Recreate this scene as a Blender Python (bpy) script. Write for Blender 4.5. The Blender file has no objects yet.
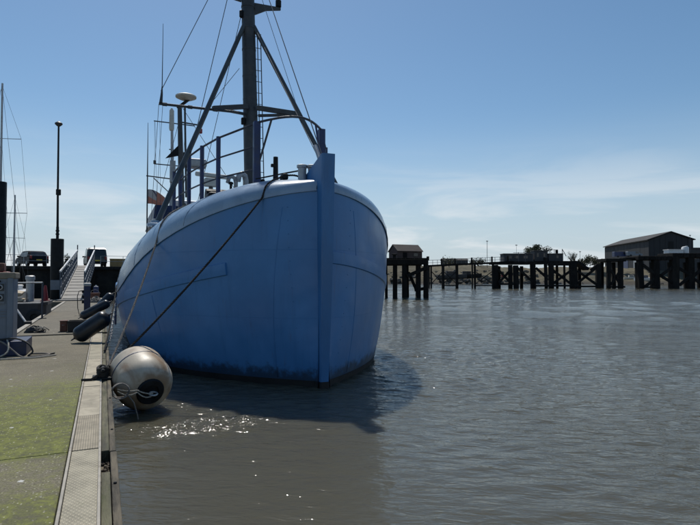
import bpy, bmesh, math, random
import numpy as np
from mathutils import Vector, Matrix
R = math.radians
random.seed(7)
scene = bpy.context.scene
col = scene.collection

# ------------------------------------------------------------------ camera, sky, sun, exposure
FPX = 540.0                      # focal length in photo pixels (700 wide)
YAW = R(24.6)                    # camera looks this far to the right of the pontoon's axis (+Y)
HZ = 277.5                       # horizon row
EYE = 2.1                        # eye height above the water
PITCH = math.atan((HZ - 262.5) / FPX)
cam_d = bpy.data.cameras.new('camera')
cam = bpy.data.objects.new('camera', cam_d)
col.objects.link(cam)
cam.location = (0, 0, EYE)
cam.rotation_euler = (math.pi / 2 + PITCH, 0, -YAW)
cam_d.sensor_width = 36
cam_d.lens = 36 * FPX / 700
cam_d.clip_start = 0.05
cam_d.clip_end = 8000
scene.camera = cam

SUN_AZ, SUN_EL = R(9), R(57)
world = bpy.data.worlds.new('World')
scene.world = world
world.use_nodes = True
wn, wl = world.node_tree.nodes, world.node_tree.links
wn.clear()
wo = wn.new('ShaderNodeOutputWorld')
bg = wn.new('ShaderNodeBackground')
bg.inputs['Strength'].default_value = 0.090
sky = wn.new('ShaderNodeTexSky')
sky.sky_type = 'NISHITA'
sky.sun_disc = False
sky.sun_elevation = SUN_EL
sky.sun_rotation = SUN_AZ
sky.air_density = 1.0
sky.dust_density = 0.35
sky.ozone_density = 1.2
# thin high cirrus, mostly low over the horizon, all the way round
tc = wn.new('ShaderNodeTexCoord')
sep = wn.new('ShaderNodeSeparateXYZ')
wl.new(tc.outputs['Generated'], sep.inputs[0])
mp = wn.new('ShaderNodeMapping')
mp.inputs['Scale'].default_value = (1.6, 1.6, 11)
mp.inputs['Rotation'].default_value = (0.06, 0.05, 0.4)
wl.new(tc.outputs['Generated'], mp.inputs[0])
cn = wn.new('ShaderNodeTexNoise')
cn.inputs['Scale'].default_value = 1.7
cn.inputs['Detail'].default_value = 7
cn.inputs['Roughness'].default_value = 0.55
cn.inputs['Distortion'].default_value = 0.5
wl.new(mp.outputs[0], cn.inputs['Vector'])
cr = wn.new('ShaderNodeMapRange')
cr.inputs['From Min'].default_value = 0.43
cr.inputs['From Max'].default_value = 0.64
cr.interpolation_type = 'SMOOTHSTEP'
wl.new(cn.outputs['Fac'], cr.inputs['Value'])
hr = wn.new('ShaderNodeMapRange')
hr.inputs['From Min'].default_value = 0.26
hr.inputs['From Max'].default_value = 0.0
hr.interpolation_type = 'SMOOTHSTEP'
hr.inputs['To Max'].default_value = 0.9
wl.new(sep.outputs['Z'], hr.inputs['Value'])
cm = wn.new('ShaderNodeMath')
cm.operation = 'MULTIPLY'
wl.new(cr.outputs[0], cm.inputs[0])
wl.new(hr.outputs[0], cm.inputs[1])
hsv = wn.new('ShaderNodeHueSaturation')       # clearer, slightly cooler blue overall
hsv.inputs['Hue'].default_value = 0.494
hsv.inputs['Saturation'].default_value = 1.16
hsv.inputs['Value'].default_value = 0.97
wl.new(sky.outputs[0], hsv.inputs['Color'])
hz_f = wn.new('ShaderNodeMapRange')           # even blue-grey haze low down, all the way round
hz_f.inputs['From Min'].default_value = 0.30
hz_f.inputs['From Max'].default_value = 0.0
hz_f.inputs['To Max'].default_value = 0.85
hz_f.interpolation_type = 'SMOOTHSTEP'
wl.new(sep.outputs['Z'], hz_f.inputs['Value'])
mixh = wn.new('ShaderNodeMix')
mixh.data_type = 'RGBA'
mixh.inputs['B'].default_value = (5.1, 6.2, 7.2, 1)
wl.new(hz_f.outputs[0], mixh.inputs['Factor'])
wl.new(hsv.outputs[0], mixh.inputs['A'])
mixc = wn.new('ShaderNodeMix')
mixc.data_type = 'RGBA'
mixc.inputs['B'].default_value = (8.0, 8.4, 8.7, 1)
wl.new(cm.outputs[0], mixc.inputs['Factor'])
wl.new(mixh.outputs['Result'], mixc.inputs['A'])
wl.new(mixc.outputs['Result'], bg.inputs['Color'])
wl.new(bg.outputs[0], wo.inputs[0])

sun_d = bpy.data.lights.new('sun', 'SUN')
sun_d.energy = 3.4
sun_d.angle = R(0.53)
sun_d.color = (1.0, 0.95, 0.87)
sun = bpy.data.objects.new('sun', sun_d)
col.objects.link(sun)
SUN_DIR = Vector((math.sin(SUN_AZ) * math.cos(SUN_EL), math.cos(SUN_AZ) * math.cos(SUN_EL), math.sin(SUN_EL)))
sun.rotation_euler = SUN_DIR.to_track_quat('Z', 'Y').to_euler()
sun.location = (0, 20, 30)

scene.view_settings.view_transform = 'Standard'
scene.view_settings.look = 'None'
scene.view_settings.exposure = 0.12
scene.view_settings.gamma = 1.0
scene.view_settings.use_curve_mapping = False
scene.cycles.max_bounces = 6
scene.cycles.sample_clamp_indirect = 4

# ------------------------------------------------------------------ helpers
def at(px, py, d):
    """world point that lies at depth d in the direction of a photo pixel"""
    u = (px - 350) / FPX * d
    v = -(py - 262.5) / FPX * d
    dd = d * math.cos(PITCH) - v * math.sin(PITCH)
    z = v * math.cos(PITCH) + d * math.sin(PITCH)
    s, c = math.sin(YAW), math.cos(YAW)
    return Vector((u * c + dd * s, -u * s + dd * c, EYE + z))


def tag(o, label=None, cat=None, group=None, kind=None):
    if label: o['label'] = label
    if cat: o['category'] = cat
    if group: o['group'] = group
    if kind: o['kind'] = kind
    return o


def thing(name, label, cat, loc=(0, 0, 0), rz=0.0, group=None):
    o = bpy.data.objects.new(name, None)
    o.empty_display_size = 0.2
    col.objects.link(o)
    o.location = loc
    o.rotation_euler = (0, 0, rz)
    return tag(o, label, cat, group)


class MB:
    """collects shapes, builds ONE mesh object"""
    def __init__(self):
        self.v, self.f = [], []

    def add(self, vs, fs):
        n = len(self.v)
        self.v += [tuple(p) for p in vs]
        self.f += [tuple(i + n for i in q) for q in fs]
        return self

    def box(self, c, s, rot=None):
        c = Vector(c)
        h = Vector(s) / 2
        vs = []
        for z in (-1, 1):
            for x, y in ((-1, -1), (1, -1), (1, 1), (-1, 1)):
                p = Vector((x * h.x, y * h.y, z * h.z))
                if rot is not None: p = rot @ p
                vs.append(c + p)
        return self.add(vs, [(3, 2, 1, 0), (4, 5, 6, 7), (0, 1, 5, 4), (1, 2, 6, 5), (2, 3, 7, 6), (3, 0, 4, 7)])

    def bevbox(self, c, s, b, rot=None, seg=2):
        bm = bmesh.new()
        bmesh.ops.create_cube(bm, size=1)
        for v in bm.verts: v.co = Vector((v.co.x * s[0], v.co.y * s[1], v.co.z * s[2]))
        bmesh.ops.bevel(bm, geom=list(bm.edges), offset=b, segments=seg, profile=0.5, affect='EDGES')
        c = Vector(c)
        vs = [c + (rot @ v.co if rot is not None else v.co) for v in bm.verts]
        bm.verts.index_update()
        fs = [[v.index for v in f.verts] for f in bm.faces]
        bm.free()
        return self.add(vs, fs)

    def beam(self, a, b, w, h=None, up=(0, 0, 1)):
        """rectangular bar from a to b"""
        a, b = Vector(a), Vector(b)
        h = h or w
        d = (b - a)
        L = d.length
        d.normalize()
        up = Vector(up)
        if abs(d.dot(up)) > 0.98: up = Vector((0, 1, 0))
        x = d.cross(up).normalized()
        z = x.cross(d).normalized()
        rot = Matrix((x, d, z)).transposed()
        return self.box((a + b) / 2, (w, L, h), rot)

    def tube(self, pts, r, n=8, caps=True):
        pts = [Vector(p) for p in pts]
        rs = r if isinstance(r, (list, tuple)) else [r] * len(pts)
        rings = []
        prev = None
        for i, p in enumerate(pts):
            if i == 0: t = pts[1] - p
            elif i == len(pts) - 1: t = p - pts[-2]
            else: t = (pts[i + 1] - p).normalized() + (p - pts[i - 1]).normalized()
            t.normalize()
            if prev is None:
                ref = Vector((0, 0, 1)) if abs(t.z) < 0.9 else Vector((1, 0, 0))
                x = t.cross(ref).normalized()
            else:
                x = (prev - t * prev.dot(t)).normalized()
            prev = x
            y = t.cross(x)
            rings.append([p + (x * math.cos(2 * math.pi * k / n) + y * math.sin(2 * math.pi * k / n)) * rs[i] for k in range(n)])
        vs = [q for ring in rings for q in ring]
        fs = []
        for i in range(len(pts) - 1):
            for k in range(n):
                k2 = (k + 1) % n
                fs.append((i * n + k, i * n + k2, (i + 1) * n + k2, (i + 1) * n + k))
        if caps:
            fs.append(tuple(range(n))[::-1])
            fs.append(tuple((len(pts) - 1) * n + k for k in range(n)))
        return self.add(vs, fs)

    def lathe(self, prof, c=(0, 0, 0), rot=None, n=24):
        """prof: (radius, height) pairs round local z"""
        c = Vector(c)
        vs = []
        for r, z in prof:
            for k in range(n):
                p = Vector((r * math.cos(2 * math.pi * k / n), r * math.sin(2 * math.pi * k / n), z))
                vs.append(c + (rot @ p if rot is not None else p))
        fs = []
        m = len(prof)
        for i in range(m - 1):
            for k in range(n):
                k2 = (k + 1) % n
                fs.append((i * n + k, i * n + k2, (i + 1) * n + k2, (i + 1) * n + k))
        fs.append(tuple(range(n))[::-1])
        fs.append(tuple((m - 1) * n + k for k in range(n)))
        return self.add(vs, fs)

    def prism(self, poly, axis_vec, flip=False):
        """closed polygon (3-D points) extruded along a vector"""
        n = len(poly)
        a = [Vector(p) for p in poly]
        b = [p + Vector(axis_vec) for p in a]
        fs = [tuple(range(n))[::-1], tuple(range(n, 2 * n))]
        for k in range(n):
            k2 = (k + 1) % n
            fs.append((k, k2, n + k2, n + k))
        return self.add(a + b, fs)

    def grid(self, rows, closed=False):
        m, n = len(rows), len(rows[0])
        vs = [p for r in rows for p in r]
        fs = []
        for i in range(m - 1):
            for k in range(n - 1 + (1 if closed else 0)):
                k2 = (k + 1) % n
                fs.append((i * n + k, i * n + k2, (i + 1) * n + k2, (i + 1) * n + k))
        return self.add(vs, fs)

    def build(self, name, mat, parent=None, smooth=False, off=None, fix=True, auto=None):
        me = bpy.data.meshes.new(name)
        vs = self.v
        if off is not None:
            vs = [(p[0] - off[0], p[1] - off[1], p[2] - off[2]) for p in vs]
        me.from_pydata(vs, [], self.f)
        if fix:
            bm = bmesh.new()
            bm.from_mesh(me)
            bmesh.ops.recalc_face_normals(bm, faces=bm.faces)
            bm.to_mesh(me)
            bm.free()
        if auto is not None:
            me.shade_smooth()
            me.set_sharp_from_angle(angle=R(auto))
        elif smooth:
            me.shade_smooth()
        me.materials.append(mat)
        o = bpy.data.objects.new(name, me)
        col.objects.link(o)
        if parent is not None: o.parent = parent
        return o


def copy_tree(o, parent=None):
    c = o.copy()
    col.objects.link(c)
    c.parent = parent
    for ch in list(o.children): copy_tree(ch, c)
    return c


# ------------------------------------------------------------------ materials
def nodes(m):
    m.use_nodes = True
    nt = m.node_tree
    return nt, nt.nodes, nt.links, nt.nodes['Principled BSDF']


def noise(nt, scale, detail=4, rough=0.55, vec=None, dist=0.0):
    n = nt.nodes.new('ShaderNodeTexNoise')
    n.inputs['Scale'].default_value = scale
    n.inputs['Detail'].default_value = detail
    n.inputs['Roughness'].default_value = rough
    n.inputs['Distortion'].default_value = dist
    if vec is not None: nt.links.new(vec, n.inputs['Vector'])
    return n.outputs['Fac']


def ramp(nt, fac, a, b, lo=0.0, hi=1.0):
    n = nt.nodes.new('ShaderNodeMapRange')
    n.interpolation_type = 'SMOOTHSTEP'
    n.inputs['From Min'].default_value = a
    n.inputs['From Max'].default_value = b
    n.inputs['To Min'].default_value = lo
    n.inputs['To Max'].default_value = hi
    nt.links.new(fac, n.inputs['Value'])
    return n.outputs[0]


def mix(nt, fac, a, b, mode='MIX'):
    n = nt.nodes.new('ShaderNodeMix')
    n.data_type = 'RGBA'
    n.blend_type = mode
    for s, v in (('Factor', fac), ('A', a), ('B', b)):
        if isinstance(v, (int, float)): n.inputs[s].default_value = v
        elif isinstance(v, (tuple, list)): n.inputs[s].default_value = (*v[:3], 1)
        else: nt.links.new(v, n.inputs[s])
    return n.outputs['Result']


def math_n(nt, op, a, b=None):
    n = nt.nodes.new('ShaderNodeMath')
    n.operation = op
    for i, v in enumerate((a, b)):
        if v is None: continue
        if isinstance(v, (int, float)): n.inputs[i].default_value = v
        else: nt.links.new(v, n.inputs[i])
    return n.outputs[0]


def coords(nt, kind='Object', scale=None, rot=None):
    t = nt.nodes.new('ShaderNodeTexCoord').outputs[kind]
    if scale is None and rot is None: return t
    m = nt.nodes.new('ShaderNodeMapping')
    if scale: m.inputs['Scale'].default_value = scale
    if rot: m.inputs['Rotation'].default_value = rot
    nt.links.new(t, m.inputs[0])
    return m.outputs[0]


def wpos(nt, scale=None):
    g = nt.nodes.new('ShaderNodeNewGeometry').outputs['Position']
    if scale is None: return g
    m = nt.nodes.new('ShaderNodeMapping')
    m.inputs['Scale'].default_value = scale
    nt.links.new(g, m.inputs[0])
    return m.outputs[0]


def bump(nt, h, strength, dist, prev=None):
    b = nt.nodes.new('ShaderNodeBump')
    b.inputs['Strength'].default_value = strength
    b.inputs['Distance'].default_value = dist
    nt.links.new(h, b.inputs['Height'])
    if prev is not None: nt.links.new(prev, b.inputs['Normal'])
    return b.outputs[0]


def worn(name, colr, rough=0.5, metal=0.0, var=0.25, scale=3.0, dirt=None, dirt_amt=0.4, bmp=0.15, bscale=30, bd=0.01, grain=None, vary=0.0, spec=0.5):
    """plain paint / metal / wood with mottling, dirt and fine relief"""
    m = bpy.data.materials.new(name)
    nt, N, L, p = nodes(m)
    v = coords(nt, 'Object', grain)
    f1 = noise(nt, scale, 5, 0.6, v)
    dark = tuple(c * (1 - var) for c in colr)
    lite = tuple(min(1, c * (1 + var)) for c in colr)
    c = mix(nt, ramp(nt, f1, 0.3, 0.7), dark, lite)
    if dirt is not None:
        f2 = noise(nt, scale * 0.6 + 0.7, 8, 0.65, v, 0.4)
        c = mix(nt, ramp(nt, f2, 0.5, 0.72, 0, dirt_amt), c, dirt)
    if vary:
        oi = N.new('ShaderNodeObjectInfo').outputs['Random']
        c = mix(nt, 1.0, c, mix(nt, oi, (1 - vary,) * 3, (1 + vary,) * 3), 'MULTIPLY')
    L.new(c, p.inputs['Base Color'])
    p.inputs['Metallic'].default_value = metal
    p.inputs['Specular IOR Level'].default_value = spec
    L.new(ramp(nt, f1, 0.2, 0.8, max(0.05, rough - 0.1), min(1, rough + 0.12)), p.inputs['Roughness'])
    if bmp:
        L.new(bump(nt, noise(nt, bscale, 5, 0.6, v), bmp, bd), p.inputs['Normal'])
    return m


M = {}
M['black_steel'] = worn('black_steel', (0.009, 0.011, 0.013), 0.55, 0, 0.4, 4, (0.02, 0.017, 0.013), 0.4, spec=0.2)
M['mast'] = worn('mast_paint', (0.036, 0.041, 0.045), 0.5, 0, 0.3, 3, (0.09, 0.075, 0.06), 0.5)
M['wire'] = worn('wire', (0.10, 0.10, 0.10), 0.5, 0.3, 0.2)
M['leg_paint'] = worn('leg_paint', (0.05, 0.06, 0.066), 0.42, 0, 0.25, 2.5, (0.10, 0.08, 0.06), 0.4)
M['rail_blue'] = worn('rail_blue', (0.012, 0.028, 0.10), 0.4, 0, 0.3, 4, (0.06, 0.05, 0.05), 0.4)
M['rail_steel'] = worn('rail_steel', (0.045, 0.05, 0.065), 0.45, 0.1, 0.3, 4)
M['galv'] = worn('galvanised', (0.36, 0.37, 0.38), 0.45, 0.4, 0.15, 6, (0.2, 0.16, 0.12), 0.5)
M['white_paint'] = worn('white_paint', (0.66, 0.66, 0.65), 0.4, 0, 0.08, 3, (0.35, 0.29, 0.2), 0.45)
M['cream_dome'] = worn('cream_dome', (0.5, 0.49, 0.44), 0.5, 0, 0.1, 5, (0.3, 0.26, 0.2), 0.4)
M['glass_dark'] = worn('glass_dark', (0.012, 0.016, 0.02), 0.06, 0, 0.2, 2, bmp=0)
M['rubber'] = worn('rubber', (0.016, 0.017, 0.018), 0.7, 0, 0.3, 8, (0.06, 0.055, 0.045), 0.35)
M['rope_black'] = worn('rope_black', (0.018, 0.017, 0.016), 0.9, 0, 0.3, 40)
M['rope_grey'] = worn('rope_grey', (0.19, 0.17, 0.15), 0.9, 0, 0.3, 40)
M['rope_pale'] = worn('rope_pale', (0.36, 0.34, 0.29), 0.9, 0, 0.25, 40)
M['timber_tarred'] = worn('timber_tarred', (0.013, 0.0125, 0.012), 0.85, 0, 0.45, 1.2, (0.032, 0.028, 0.022), 0.5, 0.5, 6, 0.05, (1, 1, 0.35), vary=0.2, spec=0.15)
M['timber_grey'] = worn('timber_grey', (0.10, 0.092, 0.08), 0.85, 0, 0.3, 1.5, (0.05, 0.045, 0.04), 0.6, 0.4, 8, 0.03, vary=0.2)
M['red_plastic'] = worn('red_plastic', (0.24, 0.012, 0.014), 0.45, 0, 0.2, 4)
M['navy'] = worn('navy_paint', (0.010, 0.020, 0.065), 0.45, 0, 0.3, 4, (0.04, 0.04, 0.04), 0.35)
M['amber'] = worn('amber_plastic', (0.55, 0.13, 0.02), 0.3, 0, 0.1)
M['yellow_plate'] = worn('yellow_plate', (0.62, 0.46, 0.05), 0.4, 0, 0.05)
M['dark_car'] = worn('dark_car_paint', (0.010, 0.011, 0.013), 0.5, 0, 0.2, 2, (0.03, 0.03, 0.03), 0.3, bmp=0, spec=0.12)
M['green_car'] = worn('green_car_paint', (0.02, 0.028, 0.026), 0.25, 0, 0.2, 2, (0.06, 0.055, 0.05), 0.3, bmp=0)
M['head_glass'] = worn('lamp_glass', (0.5, 0.5, 0.5), 0.15, 0, 0.1, bmp=0)


def mat_hull():
    m = bpy.data.materials.new('hull_blue')
    nt, N, L, p = nodes(m)
    v = coords(nt)
    sp = N.new('ShaderNodeSeparateXYZ')
    L.new(v, sp.inputs[0])
    f1 = noise(nt, 0.7, 5, 0.55, v)
    c = mix(nt, ramp(nt, f1, 0.3, 0.7), (0.040, 0.168, 0.385), (0.062, 0.218, 0.475))
    # vertical runs and scuffs in the paint
    vs = coords(nt, 'Object', (2.2, 2.2, 0.16))
    f2 = noise(nt, 2.5, 6, 0.6, vs)
    c = mix(nt, ramp(nt, f2, 0.52, 0.78, 0, 0.4), c, (0.024, 0.115, 0.28))
    f3 = noise(nt, 1.6, 9, 0.7, v, 0.8)
    c = mix(nt, ramp(nt, f3, 0.60, 0.72, 0, 0.4), c, (0.095, 0.25, 0.48))
    f4 = noise(nt, 7.0, 8, 0.7, v, 0.2)
    c = mix(nt, ramp(nt, f4, 0.68, 0.75, 0, 0.45), c, (0.02, 0.04, 0.08))
    vr = coords(nt, 'Object', (5.5, 5.5, 0.3))
    f7 = noise(nt, 1.3, 6, 0.7, vr, 0.2)
    c = mix(nt, ramp(nt, f7, 0.61, 0.74, 0, 0.45), c, (0.09, 0.075, 0.07))
    # growth and grime with a ragged top along the water
    f5 = noise(nt, 5.0, 6, 0.7, v)
    hgt = math_n(nt, 'SUBTRACT', sp.outputs['Z'], math_n(nt, 'MULTIPLY', f5, 0.62))
    c = mix(nt, ramp(nt, hgt, 0.10, -0.12, 0, 0.8), c, (0.014, 0.018, 0.02))
    L.new(c, p.inputs['Base Color'])
    p.inputs['Roughness'].default_value = 0.46
    L.new(ramp(nt, f1, 0.3, 0.7, 0.33, 0.48), p.inputs['Roughness'])
    # plating seams: thin vertical weld lines, hungry-horse dents
    wv = N.new('ShaderNodeTexBrick')
    wv.inputs['Scale'].default_value = 1.0
    wv.inputs['Mortar Size'].default_value = 0.006
    wv.inputs['Mortar Smooth'].default_value = 0.3
    wv.inputs['Brick Width'].default_value = 1.9
    wv.inputs['Row Height'].default_value = 1.32
    cmb = N.new('ShaderNodeCombineXYZ')
    L.new(sp.outputs['Y'], cmb.inputs[0])
    L.new(sp.outputs['Z'], cmb.inputs[1])
    L.new(cmb.outputs[0], wv.inputs['Vector'])
    b1 = bump(nt, wv.outputs['Fac'], 0.5, 0.012)
    b2 = bump(nt, noise(nt, 1.2, 2, 0.4, v), 0.5, 0.10, b1)
    b3 = bump(nt, noise(nt, 22, 6, 0.65, v), 0.12, 0.01, b2)
    L.new(b3, p.inputs['Normal'])
    return m


M['hull'] = mat_hull()
M['stem'] = worn('stem_blue', (0.040, 0.162, 0.37), 0.42, 0, 0.16, 2, (0.02, 0.07, 0.18), 0.4, 0.25, 14, 0.02, (1, 1, 0.3))
M['turtleback'] = worn('turtleback_paint', (0.24, 0.34, 0.46), 0.28, 0, 0.10, 1.4, (0.16, 0.22, 0.30), 0.55, 0.12, 6, 0.02)
M['antifoul'] = worn('antifoul', (0.014, 0.013, 0.013), 0.7, 0, 0.4, 3, (0.03, 0.035, 0.02), 0.6, 0.4, 15, 0.02)


def mat_concrete(name, base=(0.195, 0.172, 0.118), algae=1.0):
    m = bpy.data.materials.new(name)
    nt, N, L, p = nodes(m)
    v = wpos(nt)
    sp = N.new('ShaderNodeSeparateXYZ')
    L.new(v, sp.inputs[0])
    f1 = noise(nt, 1.3, 6, 0.6, v)
    c = mix(nt, ramp(nt, f1, 0.3, 0.7), tuple(k * 0.78 for k in base), tuple(k * 1.18 for k in base))
    f2 = noise(nt, 60, 3, 0.7, v)
    c = mix(nt, ramp(nt, f2, 0.40, 0.60, 0, 0.85), c, tuple(k * 0.42 for k in base))
    f9 = noise(nt, 17, 6, 0.75, v, .3)
    c = mix(nt, ramp(nt, f9, 0.50, 0.66, 0, 0.55), c, tuple(k * 0.45 for k in base))
    vo = N.new('ShaderNodeTexVoronoi')
    vo.inputs['Scale'].default_value = 38
    L.new(v, vo.inputs['Vector'])
    peb = ramp(nt, vo.outputs['Distance'], 0.32, 0.12)
    sel = N.new('ShaderNodeSeparateColor')
    L.new(vo.outputs['Color'], sel.inputs[0])
    peb = math_n(nt, 'MULTIPLY', peb, ramp(nt, sel.outputs[0], 0.62, 0.85))
    # green algae: broad ragged patches that follow where water lies on the slabs
    if algae:
        lo = noise(nt, 0.55, 3, 0.5, wpos(nt, (0.8, 1, 1)))
        hi = noise(nt, 11, 9, 0.82, v, 0.3)
        band = N.new('ShaderNodeValToRGB')
        el = band.color_ramp.elements
        el[0].position = 0.0; el[0].color = (0.62,) * 3 + (1,)
        el[1].position = 1.0; el[1].color = (0.10,) * 3 + (1,)
        for pos, val in ((0.27, 0.72), (0.315, 0.66), (0.345, 0.46), (0.39, 0.48), (0.402, 0.74), (0.55, 0.72), (0.66, 0.50), (0.80, 0.28)):
            e = el.new(pos); e.color = (val,) * 3 + (1,)
        L.new(math_n(nt, 'DIVIDE', sp.outputs['Y'], 14.0), band.inputs[0])
        bsep = N.new('ShaderNodeSeparateColor')
        L.new(band.outputs[0], bsep.inputs[0])
        a = math_n(nt, 'ADD', math_n(nt, 'MULTIPLY', lo, 0.5), math_n(nt, 'MULTIPLY', hi, 0.95))
        a = math_n(nt, 'ADD', a, bsep.outputs[0])
        # less trodden growth away from the walking strip, scuffed near the treads
        al = ramp(nt, a, 1.00, 1.55, 0, 0.95 * algae)
        gcol = mix(nt, ramp(nt, hi, 0.35, 0.65), (0.045, 0.055, 0.010), (0.185, 0.200, 0.032))
        c = mix(nt, al, c, gcol)
    c = mix(nt, math_n(nt, 'MULTIPLY', peb, 0.75), c, (0.50, 0.47, 0.38))
    # bird droppings
    vd = N.new('ShaderNodeTexVoronoi')
    vd.inputs['Scale'].default_value = 3.4
    L.new(mix(nt, 0.07, v, N.new('ShaderNodeTexNoise').outputs['Color']), vd.inputs['Vector'])
    dsel = N.new('ShaderNodeSeparateColor')
    L.new(vd.outputs['Color'], dsel.inputs[0])
    drop = math_n(nt, 'ADD', vd.outputs['Distance'], math_n(nt, 'MULTIPLY', noise(nt, 26, 4, 0.6, v), 0.22))
    drop = math_n(nt, 'MULTIPLY', ramp(nt, drop, 0.215, 0.17), ramp(nt, dsel.outputs[1], 0.48, 0.52))
    c = mix(nt, math_n(nt, 'MULTIPLY', drop, 0.85), c, (0.55, 0.55, 0.52))
    L.new(c, p.inputs['Base Color'])
    p.inputs['Roughness'].default_value = 0.9
    h = math_n(nt, 'ADD', f2, math_n(nt, 'MULTIPLY', vo.outputs['Distance'], -0.8))
    b = bump(nt, h, 0.55, 0.006)
    L.new(bump(nt, noise(nt, 6, 5, 0.6, v), 0.3, 0.012, b), p.inputs['Normal'])
    return m


M['deck'] = mat_concrete('pontoon_concrete')
M['deck_far'] = mat_concrete('pontoon_concrete_clean', (0.20, 0.178, 0.132), 0.0)


def mat_tread(name, base, kind):
    m = bpy.data.materials.new(name)
    nt, N, L, p = nodes(m)
    v = wpos(nt)
    f1 = noise(nt, 4, 6, 0.65, v)
    c = mix(nt, ramp(nt, f1, 0.3, 0.72), tuple(k * 0.7 for k in base), tuple(k * 1.15 for k in base))
    f2 = noise(nt, 14, 6, 0.7, v, 0.5)
    c = mix(nt, ramp(nt, f2, 0.55, 0.72, 0, 0.5), c, (0.10, 0.11, 0.05))
    if kind == 'chequer':
        # raised lozenge grip pattern pressed in the sheet
        s = N.new('ShaderNodeSeparateXYZ'); L.new(v, s.inputs[0])
        ux = math_n(nt, 'MULTIPLY', s.outputs['X'], 2 * math.pi / 0.034)
        uy = math_n(nt, 'MULTIPLY', s.outputs['Y'], 2 * math.pi / 0.060)
        g = math_n(nt, 'MULTIPLY', math_n(nt, 'SINE', ux), math_n(nt, 'SINE', uy))
        h = ramp(nt, g, 0.1, 0.5)
        L.new(bump(nt, h, 0.85, 0.006), p.inputs['Normal'])
        c = mix(nt, math_n(nt, 'MULTIPLY', h, 0.4), c, tuple(k * 1.35 for k in base))
        c = mix(nt, ramp(nt, g, -0.2, -0.7, 0, 0.35), c, (0.10, 0.095, 0.07))
    elif kind == 'rib':
        s = N.new('ShaderNodeSeparateXYZ'); L.new(v, s.inputs[0])
        ux = math_n(nt, 'SINE', math_n(nt, 'MULTIPLY', s.outputs['X'], 2 * math.pi / 0.021))
        L.new(bump(nt, ux, 0.8, 0.003), p.inputs['Normal'])
        c = mix(nt, ramp(nt, ux, -0.2, -0.9, 0, 0.55), c, (0.11, 0.10, 0.075))
    else:
        L.new(bump(nt, noise(nt, 40, 5, 0.6, v), 0.3, 0.004), p.inputs['Normal'])
    L.new(c, p.inputs['Base Color'])
    p.inputs['Roughness'].default_value = 0.8
    return m


M['tread_chequer'] = mat_tread('tread_chequer', (0.36, 0.325, 0.24), 'chequer')
M['tread_rib'] = mat_tread('tread_rib', (0.37, 0.32, 0.235), 'rib')
M['tread_plain'] = mat_tread('tread_plain', (0.38, 0.335, 0.25), 'plain')
M['edge_angle'] = worn('edge_angle', (0.30, 0.275, 0.23), 0.6, 0.1, 0.2, 6, (0.14, 0.11, 0.07), 0.7)
M['timber_edge'] = worn('timber_edge', (0.105, 0.098, 0.062), 0.9, 0, 0.6, 14, (0.05, 0.06, 0.018), 0.85, 0.9, 34, 0.02, (1, 0.12, 1))
M['timber_rub'] = worn('timber_rub', (0.10, 0.085, 0.06), 0.9, 0, 0.65, 14, (0.03, 0.035, 0.018), 0.9, 1.0, 30, 0.025, (1, 0.12, 1))
M['shingle'] = worn('shingle', (0.09, 0.075, 0.06), 0.95, 0, 0.6, 30, bmp=0.9, bscale=45, bd=0.02)


def mat_water():
    m = bpy.data.materials.new('muddy_water')
    nt, N, L, p = nodes(m)
    v = wpos(nt)
    f = noise(nt, 0.12, 4, 0.5, v)
    c = mix(nt, ramp(nt, f, 0.3, 0.7), (0.074, 0.070, 0.050), (0.088, 0.084, 0.062))
    L.new(c, p.inputs['Base Color'])
    p.inputs['Roughness'].default_value = 0.075
    p.subsurface_method = 'BURLEY'
    p.inputs['Subsurface Weight'].default_value = 1.0
    p.inputs['Subsurface Radius'].default_value = (0.8, 0.65, 0.45)
    p.inputs['Subsurface Scale'].default_value = 0.35
    p.inputs['IOR'].default_value = 1.333
    p.inputs['Specular IOR Level'].default_value = 0.5
    mw = N.new('ShaderNodeMapping')               # long-crested wind ripple
    mw.vector_type = 'TEXTURE'
    mw.inputs['Rotation'].default_value = (0, 0, R(-31))
    mw.inputs['Scale'].default_value = (1.75, 0.72, 1)
    L.new(v, mw.inputs[0])
    w1 = mw.outputs[0]
    lee = N.new('ShaderNodeVectorMath'); lee.operation = 'DISTANCE'      # smoother water in the lee of bow and pontoon
    mpl = N.new('ShaderNodeMapping'); mpl.inputs['Scale'].default_value = (1, .8, 0)
    L.new(v, mpl.inputs[0]); L.new(mpl.outputs[0], lee.inputs[0])
    lee.inputs[1].default_value = (1.9, 4.6 * .8, 0)
    calm = ramp(nt, lee.outputs['Value'], 1.8, 5.0, .40, 1.0)
    b1 = bump(nt, math_n(nt, 'MULTIPLY', noise(nt, 5.2, 3, 0.55, w1, 0.35), calm), 0.6, 0.095)
    b2 = bump(nt, math_n(nt, 'MULTIPLY', noise(nt, 14.0, 3, 0.6, w1, 0.3), calm), 0.4, 0.026, b1)
    # slop thrown back between fender, pontoon and bow: steep little wavelets
    dist = N.new('ShaderNodeVectorMath'); dist.operation = 'DISTANCE'
    mp_ = N.new('ShaderNodeMapping'); mp_.inputs['Scale'].default_value = (0.6, 1.25, 0)
    L.new(v, mp_.inputs[0]); L.new(mp_.outputs[0], dist.inputs[0])
    dist.inputs[1].default_value = (1.35 * .6, 7.95 * 1.25, 0)
    slop = ramp(nt, math_n(nt, 'ADD', dist.outputs['Value'], math_n(nt, 'MULTIPLY', noise(nt, 3, 3, .6, v), .5)), 1.15, .35)
    b3 = bump(nt, math_n(nt, 'MULTIPLY', noise(nt, 13, 2, 0.5, v, .3), slop), 1.0, 0.05, b2)
    L.new(b3, p.inputs['Normal'])
    return m


M['water'] = mat_water()

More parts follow.
